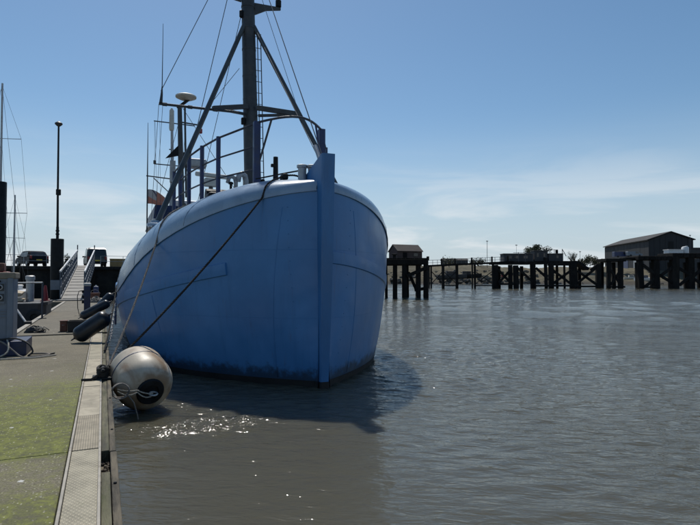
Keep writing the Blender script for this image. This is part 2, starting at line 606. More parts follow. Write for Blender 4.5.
# ------------------------------------------------------------------ THE SETTING: water
def axis_pts(lo, hi, c0, c1, fine, grow):
    pts = list(np.arange(c0, c1 + 1e-6, fine))
    s, x = fine, c1
    while x < hi:
        s = min(s * grow, 60); x += s; pts.append(x)
    s, x = fine, c0
    while x > lo:
        s = min(s * grow, 60); x -= s; pts.insert(0, x)
    return np.array(pts)


def build_water():
    xs = axis_pts(-900, 1600, 0.0, 11.0, 0.055, 1.016)
    ys = axis_pts(-60, 2400, 2.0, 13.0, 0.055, 1.012)
    X, Y = np.meshgrid(xs, ys)
    dx = np.gradient(xs)[None, :] + 0 * X
    dy = np.gradient(ys)[:, None] + 0 * X
    sp = np.maximum(dx, dy)
    rng = np.random.default_rng(3)
    Z = np.zeros_like(X)
    for i in range(46):
        lam = 0.19 * (4.0 ** rng.random())
        ang = rng.normal(R(248), R(34))          # light chop coming down the harbour
        k = 2 * math.pi / lam
        amp = 0.0100 * lam ** 0.9 / math.sqrt(46) * 2.0
        ph = rng.random() * 6.28
        fade = np.clip((lam / sp - 3.0) / 3.0, 0, 1)
        w = 0.6 * np.sin(0.23 * X * rng.random() + 0.19 * Y * rng.random() + ph * 2)
        Z += amp * fade * np.sin(k * (np.cos(ang) * X + np.sin(ang) * Y) + ph + w)
    # longer, open-water chop away from the berth
    far = np.clip((np.hypot(X - 3, Y - 8) - 9) / 26, 0, 1)
    for i in range(30):
        lam = 0.9 * (7.0 ** rng.random())
        ang = rng.normal(R(248), R(40))
        k = 2 * math.pi / lam
        fade = np.clip((lam / sp - 2.6) / 2.0, 0, 1)
        Z += far * fade * 0.08 / k / math.sqrt(15) * np.sin(k * (np.cos(ang) * X + np.sin(ang) * Y) + 6.28 * rng.random())
    # the sheltered water under the bow lies calmer; slop bouncing between pontoon, fender and hull is steeper
    calm = 1 - 0.72 * np.exp(-(((X - 1.7) / 2.7) ** 2 + ((Y - 4.8) / 2.8) ** 2))
    Z *= calm
    patch = np.exp(-(((X - 1.35) / 0.95) ** 2 + ((Y - 8.0) / 0.75) ** 2))
    P = np.zeros_like(X)
    for i in range(34):
        lam = 0.24 + 0.35 * rng.random()
        ang = rng.random() * 6.28
        k = 2 * math.pi / lam
        fade = np.clip((lam / sp - 3.0) / 2.0, 0, 1)
        P += fade * 0.0085 * lam / 0.4 * np.sin(k * (np.cos(ang) * X + np.sin(ang) * Y) + 6.28 * rng.random())
    Z += P * patch * 0.62
    # ring ripples running off the far bow
    r = np.hypot(X - 6.6, Y - 11.0)
    Z += 0.012 * np.exp(-((r - 2.0) / 1.3) ** 2) * np.sin(2 * math.pi * r / 0.42) * np.clip((0.42 / sp - 3) / 2, 0, 1)
    V = np.stack([X, Y, Z], -1).reshape(-1, 3)
    ny, nx = X.shape
    idx = np.arange(ny * nx).reshape(ny, nx)
    F = np.stack([idx[:-1, :-1], idx[:-1, 1:], idx[1:, 1:], idx[1:, :-1]], -1).reshape(-1, 4)
    me = bpy.data.meshes.new('water')
    me.vertices.add(len(V)); me.vertices.foreach_set('co', V.astype(np.float32).ravel())
    me.loops.add(F.size); me.loops.foreach_set('vertex_index', F.astype(np.int32).ravel())
    me.polygons.add(len(F)); me.polygons.foreach_set('loop_start', np.arange(0, F.size, 4, dtype=np.int32))
    me.update(calc_edges=True)
    me.shade_smooth()
    me.materials.append(M['water'])
    o = bpy.data.objects.new('water', me)
    col.objects.link(o)
    tag(o, kind='structure')


build_water()

# ------------------------------------------------------------------ pontoon
DZ = 0.5                                            # deck height
pont = bpy.data.objects.new('pontoon', None); col.objects.link(pont)
tag(pont, 'long concrete walkway pontoon with algae and timber edge', kind='structure')
XL = -2.35
def slab(y0, y1, x0, x1, mat, dz=0.0):
    MB().bevbox(((x0 + x1) / 2, (y0 + y1) / 2, DZ - 0.2 + dz), (x1 - x0, y1 - y0 - 0.012, 0.4), 0.008).build('concrete_slab', mat, pont)
for y0, y1 in ((-6, -2.2), (-2.2, 1.7), (1.7, 5.62), (5.62, 11.75), (11.75, 17.0)):
    slab(y0, y1, XL + 0.16, -0.275, M['deck'])
for y0, y1 in ((17.45, 23.2), (23.2, 29), (29, 35), (35, 40.5)):
    slab(y0, y1, XL + 0.16, -0.275, M['deck_far'], -0.01)
slab(40.5, 47.5, -6.5, -0.275, M['deck_far'], -0.012)
# pale kerb strip on the far edge
for y0, y1 in ((-6, 5.6), (5.6, 17.0), (17.45, 29), (29, 40.5)):
    MB().bevbox((XL + 0.075, (y0 + y1) / 2, DZ - 0.17), (0.15, y1 - y0 - 0.02, 0.39), 0.012).build('kerb_strip', M['edge_angle'], pont)
# joint between two pontoon sections
MB().box((-1.2, 17.225, DZ - 0.25), (2.2, 0.43, 0.2)).build('joint_plate', M['rubber'], pont)
for i in range(9):
    x = -2.15 + i * 0.225
    MB().bevbox((x, 17.1 + random.uniform(-.02, .02), DZ - 0.115), (0.21, random.uniform(.12, .2), 0.07), 0.015).build('joint_block', M['deck_far'], pont)
MB().tube([(-2.2, 17.3, DZ - 0.1), (-1.4, 17.33, DZ - .09), (-.3, 17.3, DZ - 0.1)], 0.045, 8).build('joint_hose', M['rubber'], pont)
# tread panels with pale edge angles
tread_cuts = [(-6, -2.2, 'tread_chequer'), (-2.2, 1.7, 'tread_chequer'), (1.7, 5.6, 'tread_chequer'), (5.6, 6.95, 'tread_rib'), (6.95, 7.9, 'tread_plain'), (7.9, 8.8, 'tread_plain'),
              (8.8, 9.9, 'tread_plain'), (9.9, 11.7, 'tread_plain'), (11.7, 14.3, 'tread_chequer'), (14.3, 17.0, 'tread_plain')]
y = 17.45
while y < 46:
    tread_cuts.append((y, y + 2.9, 'tread_plain')); y += 2.9
for k, (y0, y1, mk) in enumerate(tread_cuts):
    dz = random.uniform(-0.003, 0.004)
    MB().bevbox((-0.1265, (y0 + y1) / 2, DZ - 0.03 + dz), (0.222, y1 - y0 - 0.014, 0.08), 0.004).build('tread_panel', M[mk], pont)
    for x in (-0.252, -0.006):
        if k < 14:
            MB().bevbox((x + random.uniform(-.001, .001), (y0 + y1) / 2, DZ - 0.028), (0.022, y1 - y0 - 0.004, 0.09), 0.003, seg=1).build('edge_angle', M['edge_angle'], pont)
# timber edge: inner board with a missing piece, outer rubbing strip
for y0, y1 in ((-6, -1.5), (-1.5, 2.6), (2.6, 4.93), (5.52, 8.3), (8.3, 11.8), (11.8, 14.4), (14.4, 17.0), (17.45, 22), (22, 27), (27, 32), (32, 37), (37, 42), (42, 47)):
    MB().bevbox((0.041, (y0 + y1) / 2, DZ - 0.10 + random.uniform(-.004, .002)), (0.066, y1 - y0 - 0.012, 0.2), 0.006).build('edge_board', M['timber_edge'], pont)
for y0, y1 in ((-6, -1), (-1, 3.55), (3.55, 5.5), (5.5, 9.4), (9.4, 13.2), (13.2, 17.0), (17.45, 24), (24, 31), (31, 39), (39, 47)):
    MB().bevbox((0.107 + random.uniform(-.004, .004), (y0 + y1) / 2, DZ - 0.125 + random.uniform(-.006, .004)), (0.056, y1 - y0 - 0.012, 0.25), 0.010).build('rubbing_timber', M['timber_rub'], pont)
MB().box((-0.02, 5.22, DZ - 0.16), (0.19, 0.62, 0.1)).build('board_gap_bed', M['timber_rub'], pont)
gm = MB()
for i in range(60):
    c = Vector((random.uniform(.012, .07), random.uniform(4.96, 5.5), DZ - 0.098))
    r = random.uniform(.008, .02)
    gm.lathe([(r * .5, -r * .5), (r, 0), (r * .5, r * .6)], c, Matrix.Rotation(random.random() * 3, 3, 'X'), 6)
tag(gm.build('rubble', M['shingle'], pont), kind='stuff')
# float below and dark fascia
MB().box((-1.1, 5.4, 0.02), (2.3, 23.1, 0.5)).build('float', M['rubber'], pont)
MB().box((-1.1, 32.2, 0.02), (2.3, 29.3, 0.5)).build('float', M['rubber'], pont)
for i in range(5):
    for dx in (0.0,):
        MB().lathe([(0.012, -.004), (0.014, 0.002), (0.008, 0.008)], (0.107, 3.0 + i * 1.63, DZ + 0.001), None, 8).build('bolt_head', M['black_steel'], pont)

# ------------------------------------------------------------------ the trawler
TH = 0.020
boat = thing('fishing_trawler', 'large blue steel fishing trawler with pale rounded foredeck, moored bow-on beside the pontoon', 'boat', (3.862, 9.63, 0), -TH)
LB = 24.0
def bs_(s):            # half breadth at the turtleback edge
    t = min(max(s / 6.83, 0), 1)
    b = 3.62 * (max(1 - (1 - t) ** 2.113, 0)) ** 0.649
    if s > 16: b *= 1 - 0.55 * ((s - 16) / 8) ** 2.2
    return b
def bw_(s):            # half breadth at the waterline
    t = min(max(s / 5.9, 0), 1)
    b = 3.17 * max(1 - (1 - t) ** 2.21, 0)
    if s > 14: b *= 1 - 0.75 * ((s - 14) / 10) ** 2
    return b
def zs_(s):            # height of that edge
    z = 3.80 - 0.271 * s - 0.021 * s * s
    m = 1.72 + (0.02 * max(0, s - 12))
    k = 0.25
    return m + k * math.log(1 + math.exp((z - m) / k)) if z - m < 8 else z
def hull_b(s, z):
    zs, b0, b1 = zs_(s), bw_(s), bs_(s)
    if z >= 0:
        q = z / zs
        return b0 + (b1 - b0) * q * (2 - q) if b1 > b0 else b0 + (b1 - b0) * q
    return b0 * (1 + 0.16 * z)
HW = 0.115             # half thickness of the stem where planks land
SS = [0, .02, .06, .12, .2, .3, .42, .56, .72, .9, 1.1, 1.35, 1.6, 1.9, 2.2, 2.6, 3, 3.5, 4, 4.6, 5.2, 6, 7, 8, 9, 10, 12, 14, 16, 18, 19.5, 21, 22, 23, 23.6, 24]
rows = []
for s in SS:
    zs = zs_(s)
    zz = [-1.0 + (zs + 1.0) * i / 30 for i in range(31)]
    port = [Vector((-max(hull_b(s, z), HW if s < 1 else 0), s, z)) for z in zz]
    star = [Vector((-p.x, p.y, p.z)) for p in reversed(port)]
    rows.append(port + star)
hm = MB()
# two sides as one sheet, joined at the keel (open at the deck)
side_rows = [[r[i] for i in range(30, -1, -1)] + [r[i] for i in range(61, 30, -1)] for r in rows]
hm.grid(side_rows)
hm.add(side_rows[-1], [tuple(range(62))])
hull = hm.build('hull', M['hull'], boat, auto=40)
# dark boot-topping at the waterline
for sgn in (-1, 1):
    bt = MB()
    bt.grid([[Vector((sgn * (max(hull_b(s, z), HW) + 0.008), s - (0.008 if s < .3 else 0), z)) for z in (-0.3, -0.1, 0.0, 0.12)] for s in SS])
    bt.build('boot_topping', M['antifoul'], boat, smooth=True)
MB().grid([[Vector((-.097, .08, z)), Vector((-.097, -.005 - .05 * (z + .3), z)), Vector((-.075, -.050 - .05 * (z + .3), z)), Vector((.075, -.050 - .05 * (z + .3), z)), Vector((.097, -.005 - .05 * (z + .3), z)), Vector((.097, .08, z))] for z in (-.3, 0, .12)]).build('boot_topping', M['antifoul'], boat)
# weld seams standing up on the plating
for sgn in (-1, 1):
    for s0, rake, za, zb_ in ((0.62, -.10, .15, 3.45), (2.9, .2, .15, 1.7)):
        pts = []
        for i in range(13):
            z = za + (zb_ - za) * i / 12
            sq = s0 + rake * (z - za)
            pts.append(Vector((sgn * (hull_b(sq, z) + .001), sq - .001, z)))
        MB().tube(pts, .0045, 5).build('weld_seam', M['hull'], boat, smooth=True)
# rubbing strakes, a raised band on each side
def strake_z(s): return 2.50 - 0.215 * s + 0.008 * s * s
for sgn, s0, s1 in ((-1, 1.12, 7.5), (1, 0.03, 7.5)):
    st = MB()
    n = 40
    rws = []
    for i in range(n + 1):
        s = s0 + (s1 - s0) * (i / n) ** 1.6
        zc = strake_z(s)
        h = 0.115
        o = 0.028
        pr = []
        for z, k in ((zc + h + .02, -.02), (zc + h, o), (zc + h * .3, o + .004), (zc - h * .3, o + .004), (zc - h, o), (zc - h - .02, -.02)):
            pr.append(Vector((sgn * (max(hull_b(s, z), HW) + k), s - (k * .8 if s < 2 else 0), z)))
        rws.append(pr)
    st.grid(rws)
    st.add(rws[0], [tuple(range(6))]); st.add(rws[-1], [tuple(range(6))])
    st.build('rubbing_strake', M['hull'], boat, auto=35)
# stem post: thick, proud of the plating, taller than the foredeck
stem = MB()
pf = [(0.03, -1.0), (-0.045, 0.0), (-0.16, 1.5), (-0.24, 3.0), (-0.255, 3.75), (-0.27, 4.44)]     # front edge (y, z)
for (y, z) in (): pass
secs = []
for (yf, z) in pf:
    t = (z + 1) / 5.44
    hw = 0.085 + 0.052 * t
    back = 0.10 + (0.52 if z > 3.6 else 0.06 * t)
    dzb = -0.26 if z > 4 else 0
    secs.append([Vector((-hw - .02 * t, back, z + dzb)), Vector((-hw, yf + .05, z)), Vector((-hw + .02, yf, z)), Vector((hw - .02, yf, z)), Vector((hw, yf + .05, z)), Vector((hw + .02 * t, back, z + dzb))])
stem.grid(secs, closed=True)
stem.add(secs[0], [(0, 1, 2, 3, 4, 5)]); stem.add(secs[-1], [(5, 4, 3, 2, 1, 0)])
stem_o = stem.build('stem_post', M['stem'], boat)
# bolt rows beside the stem
for sgn in (-1, 1):
    bo = MB().lathe([(0.012, -.004), (0.012, .002), (0.006, .006)], (0, 0, 0), None, 8)
    first = None
    for i in range(13):
        z = 0.35 + 3.1 * i / 12
        s = 0.24
        b = hull_b(s, z); b2 = hull_b(s + .1, z)
        nrm = Vector((sgn * 0.1, -(b2 - b), 0)).normalized()
        if first is None:
            first = bo.build('bolt_head', M['stem'], boat)
            bb = first
        else:
            bb = first.copy(); col.objects.link(bb); bb.parent = boat
        bb.location = (sgn * b, s, z)
        bb.rotation_euler = nrm.to_track_quat('Z', 'Y').to_euler()
# turtleback (rounded foredeck)
S_END = 8.4
def zc_(s): return 3.98 + 0.20 * min(1, s / 1.2) - (0.012 * max(0, s - 5) ** 2)
def tb_pt(s, ph, sgn):
    b, zs, zc = bs_(s), zs_(s), zc_(s)
    zs = zs + 0.004
    return Vector((sgn * (max(b, HW) + .018) * math.cos(ph) ** 0.95, s, zs + (zc - zs) * math.sin(ph) ** 0.95))
def tb_z(x, s):
    b = max(bs_(s), HW) + .018
    c = min(1, (abs(x) / b)) ** (1 / 0.95)
    return zs_(s) + (zc_(s) - zs_(s)) * math.sin(math.acos(min(1, c))) ** 0.95
tbm = MB()
rws = []
ST = [.02, .06, .12, .2, .3, .42, .56, .72, .9, 1.1, 1.35, 1.6, 1.9, 2.2, 2.6, 3, 3.5, 4, 4.6, 5.2, 6, 6.6, 7.2, 7.8, S_END]
for s in ST:
    l = [tb_pt(s, (i / 14) * math.pi / 2, -1) for i in range(15)]
    r = [tb_pt(s, (i / 14) * math.pi / 2, 1) for i in range(14)][::-1]
    lip = Vector((l[0].x, s, l[0].z - .035)); lipr = Vector((r[-1].x, s, r[-1].z - .035))
    rws.append([lip] + l + r + [lipr])
tbm.grid(rws)
tbm.add(rws[-1], [tuple(range(len(rws[-1])))])
tbm.build('turtleback', M['turtleback'], boat, auto=50)
# edge bead where turtleback meets the side
for sgn in (-1, 1):
    MB().tube([Vector((sgn * (max(bs_(s), HW) + .022), s - .01, zs_(s) - .03)) for s in ST], 0.009, 6).build('edge_bead', M['turtleback'], boat, smooth=True)
# welded seams on the turtleback, low half-round straps
for s in (2.0, 4.05, 6.2):
    for sgn in (-1, 1):
        MB().tube([tb_pt(s, i / 12 * math.pi / 2, sgn) for i in range(13)], 0.008, 6).build('deck_seam', M['turtleback'], boat, smooth=True)
# main deck, bulwark cap
dk = MB()
dk.grid([[Vector((-max(hull_b(s, 1.0), .05) + .03, s, 1.0)), Vector((max(hull_b(s, 1.0), .05) - .03, s, 1.0))] for s in (7, 9, 11, 13, 15, 17, 19, 21, 22.5, 23.9)])
dk.build('main_deck', M['timber_grey'], boat)
for sgn in (-1, 1):
    MB().tube([Vector((sgn * (bs_(s) - .02), s, zs_(s) + .03)) for s in (8.4, 10, 12, 14, 16, 18, 20, 22, 23.9)], 0.07, 8).build('bulwark_cap', M['stem'], boat, smooth=True)
# foremast and its two legs
MT = Vector((0.03, 6.05, 0))
mast_top = Vector((-0.16, 6.22, 12.4))
mast_bot = Vector((0.03, 6.05, 3.7))
def mz(z): return mast_bot.lerp(mast_top, (z - 3.7) / (12.4 - 3.7))
mast = MB().tube([mz(3.7), mz(6.0), mz(9.4), mz(12.4)], [0.225, 0.22, 0.20, 0.18], 16).build('foremast', M['mast'], boat, smooth=False, auto=30)
for z in (4.4, 5.6, 6.5, 7.4, 8.1, 8.9, 9.55, 10.2):
    MB().lathe([(0.19, -.03), (0.226 - .003 * (z - 4), -.02), (0.226 - .003 * (z - 4), .02), (0.19, .03)], mz(z), None, 16).build('mast_band', M['mast'], mast)
lad = []
for dx in (0.26, 0.36):
    lad.append(dx)
    MB().tube([mz(3.9) + Vector((dx - .02, -.1, 0)), mz(9.4) + Vector((dx - .02, -.1, 0))], 0.015, 6).build('ladder_rail', M['mast'], mast)
for i in range(16):
    z = 4.2 + i * 0.34
    MB().tube([mz(z) + Vector((.15, -.1, 0)), mz(z) + Vector((.35, -.1, 0))], 0.010, 6).build('ladder_rung', M['mast'], mast)
fl, fr = Vector((-2.78, 4.55, 3.30)), Vector((3.08, 4.55, 3.10))
hl, hr_ = mz(9.62) + Vector((-.14, -.08, 0)), mz(9.62) + Vector((.14, -.08, 0))
for a, b in ((fl, hl), (fr, hr_)):
    a = a.copy(); a.z = tb_z(a.x, a.y) - .05
    lg = MB().tube([a, b], [0.070, 0.064], 12).build('mast_leg', M['leg_paint'], boat, smooth=False, auto=30)
    MB().lathe([(.2, -.02), (.2, .04), (.11, .07), (.11, .12)], a + Vector((0, 0, .06)), None, 14).build('leg_foot', M['turtleback'], lg)
# cross beam between the legs, stays under it
zb = 7.10
lb_, rb_ = fl.lerp(hl, (zb - 3.3) / 6.32), fr.lerp(hr_, (zb - 3.3) / 6.32)
lb_ = lb_ - Vector((-.02, 0, .30)); rb_ = rb_ - Vector((0, 0, .08))
cb = MB().beam(lb_, mz(zb) + Vector((-.15, -.25, 0)), 0.11, 0.13).beam(mz(zb) + Vector((.15, -.25, 0)), rb_, 0.11, 0.13).build('cross_beam', M['mast'], boat)
MB().beam(lb_ + Vector((.5, 0, -.02)), mz(zb - .2) + Vector((-.2, -.15, 0)), 0.07).beam(rb_ + Vector((-.1, 0, -.03)), mz(zb - .2) + Vector((.2, -.15, 0)), 0.07).build('beam_strut', M['mast'], cb)
# long thin aerial spreader from the leg out over the side
sp0, sp1 = lb_ + Vector((.7, -.05, -.04)), lb_ + Vector((-1.42, .1, -.02))
spr = MB().tube([sp0, sp1], 0.036, 8).build('aerial_spreader', M['mast'], boat)
for t in (0.3, 0.62, 0.93):
    MB().lathe([(0.05, -.06), (0.05, .06)], sp0.lerp(sp1, t), Matrix.Rotation(R(90), 3, 'Y'), 10).build('clamp', M['mast'], spr)
MB().tube([sp1 + Vector((.05, 0, .03)), sp1 + Vector((.07, 0, .26)), sp1 + Vector((.08, 0, .5)), sp1 + Vector((.09, 0, 2.2))], [0.05, .035, .014, .006], 6).build('whip_aerial', M['mast'], spr)
# mast-head bracket with lamps
br = MB().prism([mz(9.95) + Vector((.12, -.02, .0)), mz(9.95) + Vector((.20, -.02, .06)), mz(9.95) + Vector((.55, -.02, .26)), mz(9.95) + Vector((1.0, -.02, .36)), mz(9.95) + Vector((1.0, -.02, .44)), mz(9.95) + Vector((.12, -.02, .42))], (0, .05, 0)).build('lamp_bracket', M['mast'], boat)
MB().lathe([(.06, 0), (.09, .02), (.09, .2), (.04, .24)], mz(9.95) + Vector((.93, 0, .44)), None, 12).build('masthead_lamp', M['black_steel'], br)
br2 = MB().beam(mz(10.35) + Vector((-.2, 0, 0)), mz(10.35) + Vector((-.62, 0, .05)), .05).build('aerial_arm', M['mast'], boat)
MB().lathe([(.03, -.08), (.06, -.05), (.06, .12), (.03, .15)], mz(9.9) + Vector((-.22, -.05, 0)), None, 10).build('mast_block', M['black_steel'], boat)
MB().bevbox(mz(6.95) + Vector((-.24, -.1, -.25)), (.1, .12, .2), .02).build('deck_lamp', M['black_steel'], boat)
# running wires
def wire(a, b, r=0.011, sag=0.0, name='stay_wire', mat='wire', n=8):
    a, b = Vector(a), Vector(b)
    pts = [a.lerp(b, i / n) - Vector((0, 0, sag * 4 * (i / n) * (1 - i / n))) for i in range(n + 1)]
    return MB().tube(pts, r, 5).build(name, M[mat], boat)
wire(mz(11.9) + Vector((.2, 0, 0)), (0.08, 0.35, 4.55), .012)
wire(mz(9.5) + Vector((.2, -.1, 0)), (0.02, 0.40, 4.50), .010)
wire(mz(11.2) + Vector((.22, 0, 0)), rb_ + Vector((.1, 0, -.2)), .008)
wire(mz(10.35) + Vector((-.6, 0, .05)), (-1.95, 6.9, 4.4), .011)
wire(mz(9.9) + Vector((-.22, 0, 0)), (-1.2, 9.5, 4.2), .010)
wire(mz(8.3) + Vector((-.3, 0, 0)), mz(7.3) + Vector((-1.25, .1, -.3)), .008)
wire(mz(12.3) + Vector((-.2, 0, 0)), (sp1.x + .05, sp1.y, sp1.z + .35), .010)
wire(sp1, (-2.7, 9.5, 2.2), .007)
wire(sp1 + Vector((.1, 0, 0)), (-2.4, 12, 2.6), .006)
# shackle and bottle-screw on the forestay
MB().tube([(0.05, .36, 4.44), (0.04, .62, 4.78)], .045, 8).build('bottle_screw', M['galv'], boat)
# foredeck railing
RP = [(0.78, 2.25), (1.40, 3.6), (1.66, 4.5), (1.86, 5.5), (1.98, 6.5), (2.06, 7.5)]
RH = 1.42
tops = {}
for sgn in (-1, 1):
    pts = []
    for k, (b, s) in enumerate(RP):
        z0 = tb_z(b, s)
        base = Vector((sgn * b, s, z0 - .03))
        top = Vector((sgn * b, s, 4.17 + RH - 0.05 * k + (0.0 if k else .03)))
        if k == 0:
            MB().bevbox((base + top) / 2, (.15, .15, top.z - base.z), .012).build('rail_post', M['rail_blue'], boat)
        else:
            MB().tube([base, top], 0.055, 10).build('rail_post', M['rail_blue'], boat)
        pts.append((base, top))
    tops[sgn] = pts
    for frac in (1.0, 0.64, 0.28):
        path = []
        for base, top in pts:
            zb2 = 4.17
            path.append(Vector((top.x, top.y, zb2 + (top.z - zb2) * frac - .03)))
        MB().tube(path, 0.026 if frac == 1 else 0.022, 8).build('guard_rail', M['rail_steel'], boat, smooth=True)
# front hoop of the railing
a, b = tops[-1][0][1], tops[1][0][1]
hoop = []
for i in range(13):
    t = i / 12
    p = a.lerp(b, t)
    p.y -= 0.62 * math.sin(math.pi * t)
    p.z += 0.05 * math.sin(math.pi * t) - .02
    hoop.append(p)
MB().tube(hoop, 0.028, 8).build('guard_rail', M['rail_steel'], boat, smooth=True)
MB().tube([hoop[2] + Vector((0, 0, 0)), tops[-1][0][0].lerp(tops[-1][0][1], .42) + Vector((.06, -.05, 0))], .024, 8).build('rail_stay', M['rail_steel'], boat)
MB().tube([hoop[10], tops[1][0][0].lerp(tops[1][0][1], .42) + Vector((-.02, -.08, 0))], .024, 8).build('rail_stay', M['rail_blue'], boat)
MB().tube([tops[1][1][1], tops[1][0][0].lerp(tops[1][0][1], .35)], .022, 8).build('rail_stay', M['rail_steel'], boat)
# deck fittings
MB().tube([(-.42, 1.95, tb_z(.42, 1.95) - .03), (-.42, 1.95, tb_z(.4, 1.95) + .62)], [.06, .052], 10).build('samson_post', M['black_steel'], boat)
MB().bevbox((-.47, 1.93, tb_z(.4, 1.95) + .42), (.12, .08, .07), .01).build('post_cleat', M['black_steel'], boat)
for dx, dy in ((-.24, .62), (-.06, .52)):
    z = tb_z(dx, dy) - .05
    MB().lathe([(.10, 0), (.085, .06), (.085, .27), (.11, .29), (.11, .335), (.09, .345)], (dx, dy, z), None, 14).build('bollard', M['galv'], boat, auto=40)
fl_z = tb_z(.55, .95)
MB().bevbox((-.52, .95, fl_z + .05), (.12, .26, .12), .03).build('fairlead', M['black_steel'], boat)
MB().tube([(-.95, 1.6, tb_z(.95, 1.6) + .10), (-.52, .95, fl_z + .13), (-.2, .62, tb_z(.2, .6) + .2)], .016, 6).build('deck_chain', M['black_steel'], boat)
# swan-neck vents
for (x, y, r, h, mt) in ((-.98, 3.55, .05, .46, 'galv'), (-.72, 3.62, .07, .52, 'galv')):
    z = tb_z(x, y)
    MB().tube([(x, y, z - .03), (x, y, z + h * .7), (x - .03, y - .02, z + h * .92), (x - .11, y - .06, z + h), (x - .19, y - .1, z + h * .9), (x - .22, y - .12, z + h * .62)], r, 10).build('swan_neck_vent', M[mt], boat, smooth=True)
for (x, y, h) in ((-.5, 3.2, .22), (-.35, 3.4, .3), (-1.15, 3.3, .25), (-.25, 3.3, .18)):
    z = tb_z(x, y)
    MB().lathe([(.03, -.03), (.03, h), (.06, h + .01), (.06, h + .05), (.02, h + .07)], (x, y, z), None, 10).build('deck_vent', M['black_steel'], boat)
MB().bevbox((0.05, 5.4, 4.35), (1.0, .8, .5), .05).build('mast_house', M['mast'], boat)
# windlass, dark gear behind the rail
MB().bevbox((-1.2, 5.2, 4.2), (.5, .8, .35), .08).lathe([(.22, -.4), (.22, .4)], (-1.0, 5.6, 4.35), Matrix.Rotation(R(90), 3, 'Y'), 14).build('windlass', M['black_steel'], boat)
# radar scanner on its pedestal and a second, boxy aerial
rp = MB().tube([(-.85, 8.2, 3.7), (-.85, 8.2, 5.05)], .07, 10).build('radar_pedestal', M['mast'], boat)
MB().bevbox((-.85, 8.2, 5.2), (.45, .4, .26), .06).build('radar_motor', M['cream_dome'], rp)
MB().bevbox((-.80, 8.2, 5.43), (1.1, .14, .14), .04, Matrix.Rotation(R(3), 3, 'Y')).build('radar_scanner', M['cream_dome'], rp)
# wheelhouse
wh_y0, wh_y1, wh_z = 14.6, 20.2, 4.55
hwid = 1.95
whm = MB().bevbox((0, (wh_y0 + wh_y1) / 2, (1.0 + wh_z) / 2), (2 * hwid, wh_y1 - wh_y0, wh_z - 1.0), .08)
wh = whm.build('wheelhouse', M['white_paint'], boat)
MB().prism([(-hwid - .30, wh_y0 - .45, wh_z), (-hwid - .22, wh_y0 - .15, wh_z + .62), (hwid + .22, wh_y0 - .15, wh_z + .62), (hwid + .30, wh_y0 - .45, wh_z)], (0, 6.2, 0)).build('roof', M['navy'], wh)
MB().box((0, wh_y0 + 2.6, wh_z - .03), (2 * hwid + .66, 6.3, .06)).build('roof_edge', M['white_paint'], wh)
for i in range(5):
    x = -1.5 + i * .75
    w = MB().bevbox((x, wh_y0 - .01, 3.85), (.6, .06, .75), .02).build('window', M['rail_steel'], wh)
    MB().bevbox((x, wh_y0 - .035, 3.85), (.5, .03, .64), .01).build('pane', M['glass_dark'], w)
for sgn in (-1, 1):
    for i in range(3):
        w = MB().bevbox((sgn * hwid, wh_y0 + .8 + i * 1.3, 3.85), (.06, .8, .75), .02).build('window', M['rail_steel'], wh)
        MB().bevbox((sgn * (hwid + .025), wh_y0 + .8 + i * 1.3, 3.85), (.03, .68, .62), .01).build('pane', M['glass_dark'], w)
MB().bevbox((0, wh_y0 + 3.2, wh_z + .9), (2.6, 2.6, .55), .1).build('upper_house', M['white_paint'], wh)
# dish mast ahead of the wheelhouse
dm = Vector((-1.30, 12.6, 0))
dmo = MB().tube([dm + Vector((0, 0, 1)), dm + Vector((.0, 0, 5.2)), dm + Vector((-.10, 0, 8.95))], [.14, .12, .085], 12).build('dish_mast', M['mast'], boat)
MB().tube([dm + Vector((.18, 0, 5.3)), dm + Vector((.1, 0, 8.95))], .04, 8).build('cable_pipe', M['mast'], dmo)
MB().beam(dm + Vector((-.18, 0, 8.85)), dm + Vector((.24, 0, 9.24)), .14, .1).build('dish_bracket', M['black_steel'], dmo)
MB().lathe([(.10, -.12), (.26, -.08), (.405, -.01), (.41, .04), (.34, .08), (.15, .11), (.03, .12)], dm + Vector((.14, 0, 9.32)), None, 28).build('satellite_dish', M['cream_dome'], dmo, auto=40)
MB().prism([dm + Vector((-.1, -.03, 6.95)), dm + Vector((-.62, -.03, 6.8)), dm + Vector((-.1, -.03, 7.4))], (0, .08, 0)).build('gusset_plate', M['black_steel'], dmo)
MB().bevbox(dm + Vector((.55, -.1, 6.65)), (.75, .6, .34), .08).build('flood_lamp_box', M['galv'], dmo)
for z, x0, x1 in ((8.25, -.1, .75), (4.6, -.5, 1.2)):
    MB().tube([dm + Vector((x0, 0, z + .05)), dm + Vector((x1, 0, z))], .03, 6).build('cross_arm', M['mast'], dmo)
for x in (.72,):
    MB().lathe([(.04, -.18), (.07, -.16), (.07, .0), (.03, .04)], dm + Vector((x, 0, 8.1)), None, 10).build('nav_lamp', M['red_plastic'], dmo)
MB().tube([dm + Vector((.0, 0, 5.2)), dm + Vector((1.2, 1.0, 3.6))], .05, 8).tube([dm + Vector((.0, 0, 4.6)), dm + Vector((-1.0, 1.0, 3.2))], .05, 8).build('mast_stay_tube', M['mast'], dmo)
wire(dm + Vector((0, 0, 8.9)), (.6, 9.0, 4.4), .010)
wire(dm + Vector((-.1, 0, 8.4)), (-1.9, 17, 5.6), .010)
